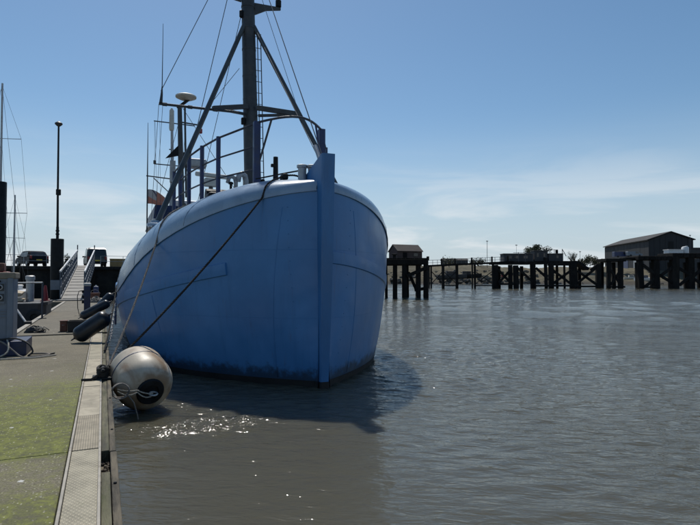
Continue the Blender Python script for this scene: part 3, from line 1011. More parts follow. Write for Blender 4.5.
# wheelhouse aerial mast
am = Vector((-1.45, 15.4, wh_z + .5))
amo = MB().tube([am, am + Vector((.05, 0, 1.6)), am + Vector((0, 0, 4.55))], [.09, .08, .05], 10).build('aerial_mast', M['galv'], boat)
MB().bevbox(am + Vector((.05, -.1, 1.75)), (.24, .2, 1.0), .04).build('aerial_pod', M['galv'], amo)
MB().lathe([(.09, 0), (.11, .1), (.10, .9), (.04, 1.0)], am + Vector((0, 0, 3.6)), None, 12).build('radome_tube', M['cream_dome'], amo)
for z, x0, x1 in ((3.95, -.75, 1.0), (2.05, -.72, 1.4), (2.75, -.1, .4)):
    MB().tube([am + Vector((x0, 0, z)), am + Vector((x1, 0, z - .03))], .025, 6).build('yard', M['mast'], amo)
MB().bevbox(am + Vector((.55, 0, 2.55)), (.1, .1, .26), .02).build('camera_pod', M['black_steel'], amo)
for x in (-.7, -.5, .6):
    wire(am + Vector((x, 0, 3.93)), am + Vector((x * .7 - .05, .4, -.4)), .006)
wire(am + Vector((-.72, 0, 3.93)), am + Vector((-.70, 0, 2.1)), .006)
MB().tube([am + Vector((-.70, 0, 2.05)), am + Vector((-.70, 0, 2.2))], .06, 6).build('aerial_insulator', M['mast'], amo)
# whip aerial and ensign staff at the side
es = Vector((-2.42, 15.8, wh_z + .55))
eso = MB().tube([es + Vector((0, 0, -2.0)), es + Vector((0, 0, 1.5)), es + Vector((.0, 0, 3.9))], [.035, .03, .010], 6).build('ensign_staff', M['mast'], boat)
MB().tube([es + Vector((-.05, 0, 1.52)), es + Vector((1.5, 0, 1.42))], .028, 6).tube([es + Vector((.25, 0, 1.45)), es + Vector((.9, 0, .85))], .022, 6).build('staff_arm', M['mast'], eso)
MB().lathe([(.06, 0), (.09, .02), (.09, .2), (.05, .26)], es + Vector((1.05, 0, 1.45)), None, 10).build('amber_beacon', M['amber'], eso)
MB().tube([es + Vector((1.15, 0, -.3)), es + Vector((1.15, 0, 1.45))], .05, 8).build('beacon_post', M['galv'], eso)


def mat_flag():
    m = bpy.data.materials.new('ensign_cloth')
    nt, N, L, p = nodes(m)
    g = coords(nt, 'UV')
    s = N.new('ShaderNodeSeparateXYZ'); L.new(g, s.inputs[0])
    fx = ramp(nt, s.outputs['X'], 0.46, 0.49)
    fy = ramp(nt, s.outputs['Y'], 0.52, 0.49)
    red = math_n(nt, 'MAXIMUM', fx, fy)
    cross = math_n(nt, 'SUBTRACT', 1.0, ramp(nt, math_n(nt, 'ABSOLUTE', math_n(nt, 'SUBTRACT', math_n(nt, 'MULTIPLY', s.outputs['X'], 1.0), math_n(nt, 'SUBTRACT', 1.24, s.outputs['Y']))), .05, .09))
    canton = mix(nt, cross, (0.50, 0.46, 0.44), (0.10, 0.08, 0.12))
    c = mix(nt, red, canton, (0.55, 0.22, 0.15))
    c = mix(nt, ramp(nt, noise(nt, 3, 5, .6, g), .5, .75, 0, .6), c, (0.48, 0.36, 0.34))
    L.new(c, p.inputs['Base Color'])
    p.inputs['Roughness'].default_value = 0.9
    return m


def flag():
    m = MB()
    n = 10
    rws = []
    for i in range(n + 1):
        t = i / n
        rws.append([es + Vector((.02 + .78 * t, .10 * math.sin(5 * t) * t, .92 - .18 * t - .55 * t * t * .3 - .62 * k / 6 + .06 * math.sin(4 * t + k))) for k in range(7)])
    m.grid(rws)
    o = m.build('ensign', mat_flag(), eso, smooth=True, fix=False)
    me = o.data
    uv = me.uv_layers.new(name='UVMap')
    for lp in me.loops:
        i, k = divmod(lp.vertex_index, 7)
        uv.data[lp.index].uv = (i / n, 1 - k / 6)
    md = o.modifiers.new('cloth_thickness', 'SOLIDIFY')
    md.thickness = 0.006


flag()

def bw_pt(x, s, z):
    """boat-local to world"""
    c, sn = math.cos(TH), math.sin(TH)
    return Vector((3.862 + x * c + s * sn, 9.63 - x * sn + s * c, z))

# ------------------------------------------------------------------ mooring lines
def rope_mesh(pts, r, strands=True):
    """three-strand laid rope following a path"""
    pts = [Vector(p) for p in pts]
    # resample
    L = [0]
    for a, b in zip(pts, pts[1:]): L.append(L[-1] + (b - a).length)
    tot = L[-1]
    step = max(r * 1.6, tot / 260)
    n = max(6, int(tot / step))
    out = []
    j = 0
    for i in range(n + 1):
        d = tot * i / n
        while j < len(L) - 2 and L[j + 1] < d: j += 1
        t = (d - L[j]) / max(1e-6, L[j + 1] - L[j])
        out.append(pts[j].lerp(pts[j + 1], t))
    m = MB()
    for k in range(3):
        sp = []
        for i, p in enumerate(out):
            t = (out[min(i + 1, n)] - out[max(i - 1, 0)]).normalized()
            x = t.cross(Vector((.3, .2, 1))).normalized(); yv = t.cross(x)
            ph = 2 * math.pi * (k / 3) + i * step / (r * 7) * 2 * math.pi
            sp.append(p + (x * math.cos(ph) + yv * math.sin(ph)) * r * .52)
        m.tube(sp, r * .55, 5)
    return m

def sagged(a, b, sag, n=16):
    a, b = Vector(a), Vector(b)
    return [a.lerp(b, i / n) - Vector((0, 0, sag * 4 * (i / n) * (1 - i / n))) for i in range(n + 1)]

CLEAT = Vector((0.02, 9.45, DZ))
tops_ = [(-.2, .6), (-.35, .8), (-.52, .95), (-.70, .80), (-.84, .68), (-.95, .58), (-1.02, .53)]
path = [bw_pt(x, s, tb_z(x, s) + .035 + (.05 if i in (1, 2) else 0)) for i, (x, s) in enumerate(tops_)]
edge = bw_pt(-1.09, .49, zs_(.5) - .02)
o = rope_mesh(path + [edge] + sagged(edge, CLEAT + Vector((.10, .05, .16)), .10)[1:], .021).build('mooring_rope', M['rope_black'])
tag(o, 'thick black mooring rope running from the bow fairlead down to the pontoon cleat', 'rope')
gp_ = [(-1.95, 3.75), (-2.1, 3.6), (-2.25, 3.45), (-2.4, 3.3), (-2.52, 3.18), (-2.62, 3.08), (-2.70, 3.0), (-2.76, 2.94)]
gpath = [bw_pt(x, q_, tb_z(x, q_) + .03) for x, q_ in gp_]
e = bw_pt(-bs_(2.85) - .045, 2.85, zs_(2.85) - .02)
o = rope_mesh(gpath + [e] + sagged(e, CLEAT + Vector((.06, .22, .10)), .10)[1:], .021).build('mooring_rope', M['rope_grey'])
tag(o, 'thin grey mooring rope hanging from the foot of the mast leg down to the pontoon', 'rope')
e = bw_pt(-bs_(7.8) - .02, 7.8, zs_(7.8) + .12)
o = rope_mesh([bw_pt(-3.0, 7.9, tb_z(3.0, 7.9) + .02), e] + sagged(e, (0.05, 12.6, DZ + .05), .12)[1:], .020).build('mooring_rope', M['rope_black'])
tag(o, 'dark mooring rope leading from the back of the foredeck past the leaning fenders', 'rope')
# chain from the side down to the pontoon
ch = thing('mooring_chain', 'galvanised chain hanging beside the hull at the leaning fenders', 'chain', (0, 0, 0))
cp = sagged(bw_pt(-bs_(6.5) - .02, 6.3, 1.55), (0.12, 14.2, DZ + .03), .22, 26)
link0 = None
for i in range(len(cp) - 1):
    a, b = cp[i], cp[i + 1]
    d = b - a
    if link0 is None:
        m = MB()
        Lk = d.length * .62
        pts = [Vector((.024 * math.cos(t), Lk * math.sin(t), 0)) for t in [2 * math.pi * k / 12 for k in range(13)]]
        link0 = m.tube(pts, .009, 5, caps=False).build('link', M['galv'], ch)
        lo = link0
    else:
        lo = link0.copy(); col.objects.link(lo); lo.parent = ch
    q = d.to_track_quat('Y', 'Z')
    lo.location = (a + b) / 2
    lo.rotation_mode = 'QUATERNION'
    from mathutils import Quaternion
    lo.rotation_quaternion = q @ Quaternion((0, 1, 0), (math.pi / 2) * (i % 2))

# cleat
cl = thing('mooring_cleat', 'black iron mooring cleat with rope turns on the timber edge of the pontoon', 'cleat', CLEAT)
MB().bevbox((0, 0, .02), (.30, .34, .04), .012).build('base_plate', M['black_steel'], cl)
for dy in (-.09, .09):
    MB().lathe([(.06, .03), (.04, .06), (.04, .14)], (0, dy, 0), None, 12).build('post', M['black_steel'], cl)
MB().tube([(0, -.26, .165), (0, -.15, .15), (0, 0, .145), (0, .15, .15), (0, .26, .165)], [.018, .036, .04, .036, .018], 10).build('horn', M['black_steel'], cl)
tm = MB()
for i in range(5):
    z = .06 + i * .028
    tm.tube([(.075 * math.cos(t), .15 * math.sin(t), z + .012 * math.sin(2 * t + i)) for t in [2 * math.pi * k / 18 for k in range(19)]], .022, 6)
tm.tube([(-.3, -.18, .03), (-.16, -.2, .03), (-.04, -.14, .10), (.08, .02, .19), (.04, .16, .1)], .022, 6)
tm.build('rope_turns', M['rope_black'], cl)

# ------------------------------------------------------------------ the big white fender on the pontoon's edge
def mat_fender():
    m = bpy.data.materials.new('fender_white')
    nt, N, L, p = nodes(m)
    v = coords(nt)
    f1 = noise(nt, 2.0, 5, .55, v, .3)
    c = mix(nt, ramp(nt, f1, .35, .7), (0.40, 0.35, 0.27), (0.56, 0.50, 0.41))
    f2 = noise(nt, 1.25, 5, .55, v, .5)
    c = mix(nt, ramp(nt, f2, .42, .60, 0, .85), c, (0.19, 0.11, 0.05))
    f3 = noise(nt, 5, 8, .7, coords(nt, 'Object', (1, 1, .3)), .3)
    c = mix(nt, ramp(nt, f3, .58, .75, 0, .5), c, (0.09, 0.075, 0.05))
    L.new(c, p.inputs['Base Color'])
    L.new(ramp(nt, f1, .3, .7, .42, .62), p.inputs['Roughness'])
    L.new(bump(nt, noise(nt, 4, 4, .6, v), .15, .03), p.inputs['Normal'])
    return m
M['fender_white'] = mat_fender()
FC = Vector((0.595, 9.30, 0.465))
fd = thing('fender', 'big round white fender with brown stains floating between pontoon and bow', 'fender', FC)
axis = Vector((.23, -1, -.30)).normalized()
frot = axis.to_track_quat('Z', 'Y').to_matrix()
FR = 0.437
prof = [(.02, -.62)] + [(FR * math.sin(t), -.30 - .33 * math.cos(t)) for t in [R(a) for a in range(12, 91, 13)]] + [(FR, -.1), (FR, .1)] + [(FR * math.cos(t) ** .8, .1 + .36 * math.sin(t)) for t in [R(a) for a in range(10, 66, 9)]]
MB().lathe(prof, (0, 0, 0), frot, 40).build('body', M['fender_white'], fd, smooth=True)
zt = .1 + .36 * math.sin(R(64))
MB().lathe([(.205, zt - .03), (.21, zt + .015), (.195, zt + .045), (.12, zt + .05), (.11, zt + .025), (.02, zt + .02)], (0, 0, 0), frot, 28).build('end_cap', M['black_steel'], fd, auto=40)
MB().lathe([(FR - .01, -.13), (FR + .004, -.125), (FR + .004, -.105), (FR - .01, -.10)], (0, 0, 0), frot, 40).build('stripe', M['navy'], fd)
eye = frot @ Vector((0.02, 0, zt + .06))
MB().tube([eye + frot @ Vector((.06 * math.cos(t), 0, .03 + .06 * math.sin(t))) for t in [2 * math.pi * k / 14 for k in range(15)]], .014, 6).build('lashing_eye', M['galv'], fd)
# lashing ropes
tie = Vector((0.22, 8.72, 0.45))
eyw = FC + eye + Vector((0, 0, 0))
for k, (sag, dz, lab) in enumerate(((.04, .0, 'pale lashing rope tying the fender end to the pontoon edge, upper strand'), (.10, -.03, 'pale lashing rope tying the fender end to the pontoon edge, lower slack strand'))):
    o = rope_mesh(sagged(tie + Vector((0, 0, dz)), (tie + eyw) / 2 + Vector((.02, -.10, dz + .03)), sag * .5, 6) + sagged((tie + eyw) / 2 + Vector((.02, -.10, dz + .03)), eyw + Vector((0, -.05, dz)), sag * .5, 6)[1:], .010).build('lashing_rope', M['rope_pale'])
    tag(o, lab, 'rope', 'fender lashings')
cm_ = MB()
for i in range(5):
    rr = .10 + .012 * random.random()
    c = tie + Vector((.04, -.02 - .012 * i, -.02))
    cm_.tube([c + Vector((rr * math.cos(t) * 1.1, .02 * math.sin(3 * t + i), rr * math.sin(t))) for t in [2 * math.pi * k / 22 for k in range(23)]], .010, 5)
cm_.tube([tie + Vector((.12, -.05, -.06)), tie + Vector((.22, -.06, -.2)), tie + Vector((.27, -.05, -.38)), tie + Vector((.29, -.05, -.5))], .010, 5)
tag(cm_.build('rope_coil', M['rope_grey']), 'small coil of grey rope hanging on the pontoon edge beside the white fender', 'rope')

# ------------------------------------------------------------------ dark cylinder fenders leaning on the pontoon
def dark_fender(p0, p1, r, label, eyec='rope_pale'):
    p0, p1 = Vector(p0), Vector(p1)
    t = thing('fender', label, 'fender', p0, group='dark fenders leaning along the trawler')
    ax = (p1 - p0)
    Ln = ax.length
    rot = ax.to_track_quat('Z', 'Y').to_matrix()
    pr = [(.03, -.02), (.05, 0)] + [(r * math.sin(R(a)) * .98 + .004, r * .75 * (1 - math.cos(R(a)))) for a in (25, 45, 65, 80, 90)]
    pr += [(q[0], Ln - q[1]) for q in reversed(pr)]
    MB().lathe(pr, (0, 0, 0), rot, 24).build('body', M['fender_black'], t, smooth=True)
    for zz in (-.05, Ln + .05):
        MB().tube([rot @ Vector((.045 * math.cos(a_), 0, zz + .045 * math.sin(a_))) for a_ in [2 * math.pi * k / 10 for k in range(11)]], .016, 6).build('eye', M['fender_black'], t, smooth=True)
    return t
M['fender_black'] = worn('fender_black', (0.014, 0.018, 0.024), 0.36, 0, 0.3, 4, (0.05, 0.05, 0.045), 0.4, 0.1, 20, .01)
dark_fender((-.60, 14.85, DZ + .12), (.15, 14.75, DZ + .66), .205, 'dark rubber fender leaning on the treads, foremost of the leaning set')
dark_fender((-.72, 22.4, DZ + .13), (.24, 22.5, DZ + .66), .165, 'dark rubber fender leaning behind the foremost one, near the trough')
dark_fender((-.15, 26.6, DZ + .2), (.42, 26.8, DZ + .85), .21, 'dark rubber fender leaning against the hull beside the blue power pedestal')
# navy-blue board hanging off the hull near the fenders
o = MB().bevbox((.36, 17.6, 1.15), (.05, .75, .85), .01).build('fender_board', M['rail_blue'])
tag(o, 'flat blue fender board hanging against the hull behind the leaning fenders', 'board')

# ------------------------------------------------------------------ power pedestal
pd = thing('power_pedestal', 'slim blue power pedestal with grey top and black cable on the pontoon', 'pedestal', (-.60, 26.1, DZ - .01))
MB().bevbox((0, 0, .62), (.25, .25, 1.24), .02).build('body', M['navy'], pd)
MB().bevbox((0, 0, 1.30), (.29, .29, .14), .03).build('light_cap', M['galv'], pd)
MB().bevbox((0, 0, .02), (.34, .34, .04), .01).build('base_plate', M['galv'], pd)
for z in (.55, .78, 1.0):
    MB().bevbox((-.16, -.02, z), (.1, .12, .12), .02).build('socket', M['black_steel'], pd)
MB().tube([(-.2, -.03, 1.05), (-.32, -.06, 1.02), (-.38, -.08, .8), (-.36, -.1, .3), (-.30, -.12, .03), (-.1, -.3, .02)], .016, 6).build('cable', M['rubber'], pd, smooth=True)

# ------------------------------------------------------------------ trough, box, heap
tr = thing('trough', 'long black plastic trough on the pontoon beside a rusty box', 'trough', (-.58, 18.15, DZ - .01))
MB().bevbox((0, 0, .03), (.66, .42, .06), .015).build('base', M['rubber'], tr)
for (c, s) in (((0, -.2, .18), (.68, .03, .3)), ((0, .2, .18), (.68, .03, .3)), ((-.33, 0, .18), (.03, .38, .3)), ((.33, 0, .18), (.03, .38, .3))):
    MB().bevbox(c, s, .008).build('side', M['rubber'], tr)
M['rust_box'] = worn('rust_box', (0.12, 0.05, 0.035), 0.75, 0, .4, 8, (0.05, 0.03, 0.025), .6, .4, 25)
rb = thing('metal_box', 'small rusty red-brown box standing at the end of the black trough', 'box', (-1.04, 18.3, DZ - .01))
MB().bevbox((0, 0, .15), (.19, .34, .3), .015).build('body', M['rust_box'], rb)
MB().bevbox((0, 0, .315), (.21, .36, .03), .008).build('lid', M['rust_box'], rb)
MB().tube([(-.03, -.18, .2), (-.03, -.21, .2), (.03, -.21, .2), (.03, -.18, .2)], .008, 6).build('hasp', M['galv'], rb)


def crumple(name, label, cat, loc, size, mat, seed, mat2=None):
    rnd = random.Random(seed)
    t = thing(name, label, cat, loc)
    rws = []
    n = 22
    for i in range(9):
        ph = i / 8 * math.pi / 2
        row = []
        for k in range(n):
            th = 2 * math.pi * k / n
            r = math.cos(ph) * (1 + .18 * math.sin(3 * th + seed) + .12 * rnd.uniform(-1, 1))
            row.append(Vector((size[0] * r * math.cos(th), size[1] * r * math.sin(th), size[2] * (math.sin(ph) * (1 + .25 * math.sin(2 * th + 1)) + .10 * rnd.uniform(-1, 1) * (i > 0)))))
        rws.append(row)
    MB().grid(rws, closed=True).build('folds', mat, t)
    for j in range(5):
        a = rnd.uniform(0, 6.28)
        c = Vector((size[0] * .55 * math.cos(a), size[1] * .6 * math.sin(a) - .04, size[2] * .75))
        MB().tube([c, c + Vector((.07, -.03, .05)), c + Vector((.13, -.02, .0)), c + Vector((.19, .02, -.06))], .016, 6).build('strap', mat2 or mat, t, smooth=True)
    return t
M['tarp'] = worn('tarp_black', (0.012, 0.012, 0.013), .55, 0, .4, 10)
crumple('tarpaulin_heap', 'crumpled black tarpaulin heap with pale straps lying on the bare concrete', 'tarpaulin', (-1.75, 18.25, DZ - .02), (.26, .16, .17), M['tarp'], 4, M['rope_pale'])

# ------------------------------------------------------------------ service cabinet on its plinth
M['cab_grey'] = worn('cabinet_grey', (0.15, 0.18, 0.22), .45, 0, .12, 2.5, (0.13, 0.13, 0.12), .5, .1, 20)
M['cab_top'] = worn('cabinet_top', (0.22, 0.19, 0.14), .7, 0, .25, 5, (0.1, 0.08, 0.06), .6)
kb = thing('service_cabinet', 'tall grey-blue service cabinet with two round dials on a navy plinth', 'cabinet', (-1.98, 13.25, DZ))
MB().bevbox((-.12, .15, .15), (1.38, 1.0, .30), .02).build('plinth', M['navy'], kb)
MB().bevbox((-.02, .12, .95), (.66, .62, 1.30), .025).build('body', M['cab_grey'], kb)
MB().bevbox((.255, -.21, .95), (.11, .05, 1.28), .015).build('corner_trim', M['cab_grey'], kb)
MB().bevbox((-.02, .12, 1.64), (.72, .70, .13), .02).build('top', M['cab_top'], kb)
MB().bevbox((-.06, -.205, 1.28), (.44, .02, .44), .008).build('dial_panel', M['cab_grey'], kb)
for dx, dz in ((.07, 1.40), (.07, 1.19), (-.16, 1.40), (-.16, 1.19)):
    d = MB().bevbox((dx, -.222, dz), (.15, .02, .15), .006).build('dial_plate', M['mast'], kb)
    MB().lathe([(.055, 0), (.055, .012), (.04, .016)], (dx, -.232, dz), Matrix.Rotation(R(90), 3, 'X'), 20).build('ring', M['galv'], d)
    MB().lathe([(.036, 0), (.036, .02)], (dx, -.234, dz), Matrix.Rotation(R(90), 3, 'X'), 18).build('knob', M['black_steel'], d)
for dz in (.92, .86, .80):
    MB().bevbox((-.02, -.20, dz), (.5, .02, .022), .004).build('louvre', M['cab_grey'], kb)
MB().lathe([(.02, 0), (.02, .02)], (.07, -.215, 1.52), Matrix.Rotation(R(90), 3, 'X'), 10).build('lock', M['black_steel'], kb)
def hose(pts, r, mat, label):
    # smooth through the points
    P = [Vector(p) for p in pts]
    out = []
    for i in range(len(P) - 1):
        p0, p1, p2, p3 = P[max(i - 1, 0)], P[i], P[i + 1], P[min(i + 2, len(P) - 1)]
        for k in range(6):
            t = k / 6
            out.append(.5 * ((2 * p1) + (p2 - p0) * t + (2 * p0 - 5 * p1 + 4 * p2 - p3) * t * t + (3 * p1 - p0 - 3 * p2 + p3) * t ** 3))
    out.append(P[-1])
    tag(MB().tube(out, r, 7).build('hose', mat, None, smooth=True), label, 'hose', 'hoses at the cabinet')
z = DZ + .02
hose([(-2.5, 12.87, z + .30), (-2.1, 12.83, z + .31), (-1.85, 12.84, z + .29), (-1.62, 12.7, z + .12), (-1.45, 12.55, z), (-1.2, 12.45, z), (-.98, 12.7, z), (-1.1, 12.95, z), (-1.35, 13.0, z)], .017, M['rope_grey'], 'grey hose draped over the navy plinth and looped out on the deck')
hose([(-1.9, 12.92, z + .32), (-1.6, 12.85, z + .34), (-1.36, 12.72, z + .24), (-1.27, 12.66, z + .08), (-1.34, 12.6, z), (-1.1, 12.62, z), (-.9, 12.9, z)], .017, M['rubber'], 'black hose bowing over the corner of the navy plinth')
hose([(-1.75, 12.9, z + .32), (-1.70, 12.72, z + .22), (-1.72, 12.6, z + .08), (-1.95, 12.5, z), (-2.3, 12.55, z), (-2.6, 12.5, z)], .016, M['rope_pale'], 'pale hose hanging down the front of the navy plinth')
hose([(-2.4, 12.45, z), (-1.9, 12.35, z), (-1.5, 12.32, z), (-1.15, 12.34, z), (-.85, 12.6, z)], .015, M['rope_pale'], 'pale hose lying straight along the deck before the plinth')

# white-red pump standing behind the cabinet
pu = thing('fuel_pump', 'white and red fuel pump with dark display behind the grey cabinet', 'pump', (-2.42, 15.1, DZ - .02))
MB().bevbox((0, 0, .72), (.7, .4, 1.44), .03).build('body', M['white_paint'], pu)
MB().bevbox((.1, -.02, 1.60), (.62, .36, .32), .03).build('head', M['red_plastic'], pu)
MB().bevbox((.04, -.01, 1.86), (.54, .34, .2), .03).build('display_box', M['rust_box'], pu)
MB().bevbox((.04, -.19, 1.86), (.30, .03, .13), .01).build('display', M['glass_dark'], pu)
MB().bevbox((.1, -.21, 1.72), (.5, .03, .07), .008).build('red_band', M['red_plastic'], pu)

# ------------------------------------------------------------------ barge, frame, cone, post left of the pontoon
M['barge'] = worn('barge_grey', (0.045, 0.043, 0.047), .7, 0, .3, 2, (0.04, 0.035, 0.03), .6, .35, 15, .02)
bgx, bgy = -4.2, 27.6
bge = thing('work_barge', 'low grey work barge with rounded corner moored against the pontoon side', 'barge', (bgx, bgy, 0))
pl = [(-2.6, -1.2), (1.75, -1.2), (1.95, -1.1), (2.06, -.9), (2.08, 1.4), (-2.6, 1.4)]
MB().prism([(x * .97, y, -.2) for x, y in pl], (0, 0, 1.12)).build('hull', M['barge'], bge)
MB().prism([(x, y - .02, .92) for x, y in pl], (0, 0, .13)).build('rubbing_band', M['barge'], bge)
for x in (-1.2, .2, 1.6):
    ty = MB()
    ty.lathe([(.16, -.09), (.30, -.08), (.33, 0), (.30, .08), (.16, .09), (.15, 0)], (x, -1.31, .42), Matrix.Rotation(R(90), 3, 'X'), 20)
    ty.build('tyre', M['rubber'], bge, auto=40)
fr_ = thing('steel_frame', 'thin galvanised tube frame standing on the pontoon before the barge', 'frame', (-2.30, 24.3, DZ - .02))
MB().tube([(.16, 0, 0), (.16, 0, 1.42)], .035, 8).build('post', M['rail_steel'], fr_)
MB().tube([(.16, 0, 1.42), (-1.30, 0, 1.40)], .03, 8).build('top_bar', M['galv'], fr_)
MB().tube([(.1, 0, .62), (-1.30, .0, .62)], .02, 8).build('lower_bar', M['galv'], fr_)
MB().tube([(-1.30, 0, -.0), (-1.30, 0, 1.40)], .035, 8).build('post', M['rail_steel'], fr_)
MB().bevbox((.14, -.02, .015), (.34, .14, .05), .01).build('foot', M['rubber'], fr_)
o = MB().tube([(-2.82, 22.2, 1.10), (-2.36, 21.5, .54)], .035, 8).build('prop_bar', M['galv'])
tag(o, 'pale steel bar propped diagonally from the cabinet side to the kerb', 'bar')
o = MB().bevbox((-2.30, 21.35, .55), (.22, .3, .12), .03).build('dock_block', M['rubber'])
tag(o, 'small black block on the pale kerb at the foot of the propped bar', 'block')
cn_ = thing('traffic_cone', 'red cone standing on the grey barge beside the tube frame', 'cone', (-2.32, 27.6, 1.05))
MB().bevbox((0, 0, .02), (.36, .36, .04), .01).build('base', M['red_plastic'], cn_)
MB().lathe([(.13, .03), (.06, .62), (.04, .70)], (0, 0, 0), None, 18).build('body', M['red_plastic'], cn_, auto=40)
po = thing('mooring_post', 'stout pale grey post with cap standing on the grey barge', 'post', (-2.90, 27.5, 1.05))
MB().lathe([(.16, 0), (.16, .95), (.19, .96), (.19, 1.1), (.14, 1.14)], (0, 0, 0), None, 18).build('shaft', M['galv'], po, auto=40)
M['tan_board'] = worn('tan_board', (0.45, 0.37, 0.26), .8, 0, .2, 4, (0.2, 0.15, 0.1), .4)
for k, (dx, dy, dz, rx, ry, l) in enumerate(((-3.55, 27.3, 1.13, .02, 0, .9), (-3.6, 27.5, 1.30, .03, -.14, .8), (-3.55, 27.45, 1.47, .1, .16, .8))):
    o = MB().bevbox((dx, dy, dz), (l, .8, .10), .02, Matrix.Rotation(ry, 3, 'Y') @ Matrix.Rotation(rx, 3, 'X')).build('timber_board', M['tan_board'])
    tag(o, ('pale tan board lying flat at the bottom of the pile on the barge', 'pale tan board in the middle of the pile on the barge', 'pale tan board tilted on top of the pile on the barge')[k], 'board', 'boards on the barge')
o = thing('dinghy', 'small white and blue dinghy moored behind the board pile', 'dinghy', (-6.8, 33, 0))
dh = MB()
rws = []
for i in range(9):
    t = i / 8
    w = .75 * math.sin(math.pi * min(1, .18 + t * .62)) ** .6
    rws.append([Vector((-1.6 + 3.4 * t, w * math.cos(R(a)), 1.0 + .25 * t * t - .9 * max(0, math.sin(R(a))) ** .6)) for a in range(0, 181, 20)])
dh.grid(rws)
dh.build('hull', M['white_paint'], o, smooth=True)
MB().bevbox((-.2, 0, 1.2), (1.3, 1.0, .5), .12).build('cuddy', M['cab_grey'], o)
MB().bevbox((.47, 0, 1.28), (.04, .8, .28), .01).build('windscreen', M['glass_dark'], o)

# ------------------------------------------------------------------ steel piles
def pile(label, x, y, r, ztop):
    t = thing('mooring_pile', label, 'pile', (x, y, -1.0))
    MB().lathe([(r, 0), (r, ztop + 1), (r * .96, ztop + 1.02)], (0, 0, 0), None, 28).build('shaft', M['black_steel'], t, auto=40)
    return t
p2 = at(56.5, 300, 40)
P2 = pile('black steel pile with a tall lamp pole and pale sign box, beside the gangway', p2.x, p2.y, .44, 4.95)
zt = 5.97
MB().tube([(0, 0, zt), (0, 0, zt + .9)], [.10, .10], 10).build('pole_socket', M['black_steel'], P2)
lp = MB().tube([(0, 0, zt + .9), (-.02, 0, zt + 3.5), (-.03, 0, zt + 8.5)], [.085, .075, .065], 10).build('lamp_pole', M['black_steel'], P2)
for dz in (.35, .6):
    MB().lathe([(.13, -.05), (.13, .05)], (0, 0, zt + dz), None, 12).build('collar', M['black_steel'], lp)
MB().lathe([(.1, -.25), (.17, -.22), (.17, .18), (.1, .22)], (.02, 0, zt + 3.5), None, 12).build('pole_joint', M['black_steel'], lp)
MB().lathe([(.06, -.15), (.14, -.1), (.27, .03), (.25, .12), (.12, .2), (.04, .26)], (-.03, 0, zt + 8.55), None, 16).build('lamp_head', M['mast'], lp, auto=40)
MB().bevbox((.02, -.52, 2.55), (.78, .16, .72), .02).build('sign_box', M['cab_grey'], P2)
p1 = at(-1.5, 300, 33)
pile('tall black steel pile standing behind the fuel pump', p1.x, p1.y, .34, 7.95)

# ------------------------------------------------------------------ yachts lying behind (masts show over the cabinet)
def yacht(label, px, d, h, rz, hullcol, spreaders):
    p = at(px, 300, d)
    t = thing('sailing_yacht', label, 'yacht', (p.x, p.y, 0), rz, group='yachts berthed beyond the pontoon')
    rws = []
    for i in range(13):
        u = i / 12
        w = 1.35 * math.sin(math.pi * (.22 + .78 * u)) ** .7 if u < 1 else .02
        rws.append([Vector((w * math.cos(R(a)) , -4.5 + 9 * u, .95 + .25 * u * u - 1.3 * max(0, math.sin(R(a))) ** .7)) for a in range(0, 181, 15)])
    hb = MB().grid(rws)
    hb.add(rws[0], [tuple(range(13))])
    hb.add([v for r in rws for v in (r[0], r[-1])], [(2 * i, 2 * i + 1, 2 * i + 3, 2 * i + 2) for i in range(12)])
    hb.build('hull', M[hullcol], t, smooth=False, auto=40)
    MB().bevbox((0, -.3, 1.2), (1.5, 3.6, .55), .12).build('cabin', M['white_paint'], t)
    for sg in (-1, 1):
        MB().bevbox((sg * .75, -.3, 1.25), (.03, 2.4, .2), .01).build('cabin_window', M['glass_dark'], t)
    ms = MB().tube([(0, .6, .9), (0, .6, h)], [.085, .06], 10).build('mast', M['galv'], t)
    MB().tube([(0, .55, 2.0), (0, -2.9, 1.95)], .07, 8).build('boom', M['galv'], t)
    for z, w in spreaders:
        MB().tube([(-w, .62, z), (w, .62, z)], .022, 6).build('spreader', M['galv'], ms)
    for sg in (-1, 1):
        pts = [(sg * 1.2, .5, 1.0)] + [(sg * w, .62, z) for z, w in spreaders] + [(0, .6, h - .2)]
        MB().tube(pts, .008, 4).build('shroud', M['wire'], t)
        MB().tube([(sg * 1.15, .1, 1.0), (0, .6, spreaders[-1][0])], .007, 4).build('shroud', M['wire'], t)
        MB().tube([(sg * 1.15, 1.0, 1.0), (sg * .05, .6, spreaders[0][0])], .010, 4).build('shroud', M['wire'], t)
    MB().tube([(0, 4.4, 1.2), (0, .6, h - .3)], .010, 4).build('forestay', M['wire'], t)
    MB().tube([(0, -4.4, 1.0), (0, .6, h - .05)], .010, 4).build('backstay', M['wire'], t)
    return t
yacht('white yacht with the tallest mast and two pairs of spreaders, behind the fuel pump', -6, 36, 15.4, -YAW + R(8), 'white_paint', ((6.5, 1.7), (11.6, 1.25)))
yacht('white yacht with a lower mast and single spreaders, by the quay wall', 13, 47, 9.4, -YAW + R(30), 'white_paint', ((5.6, .8),))

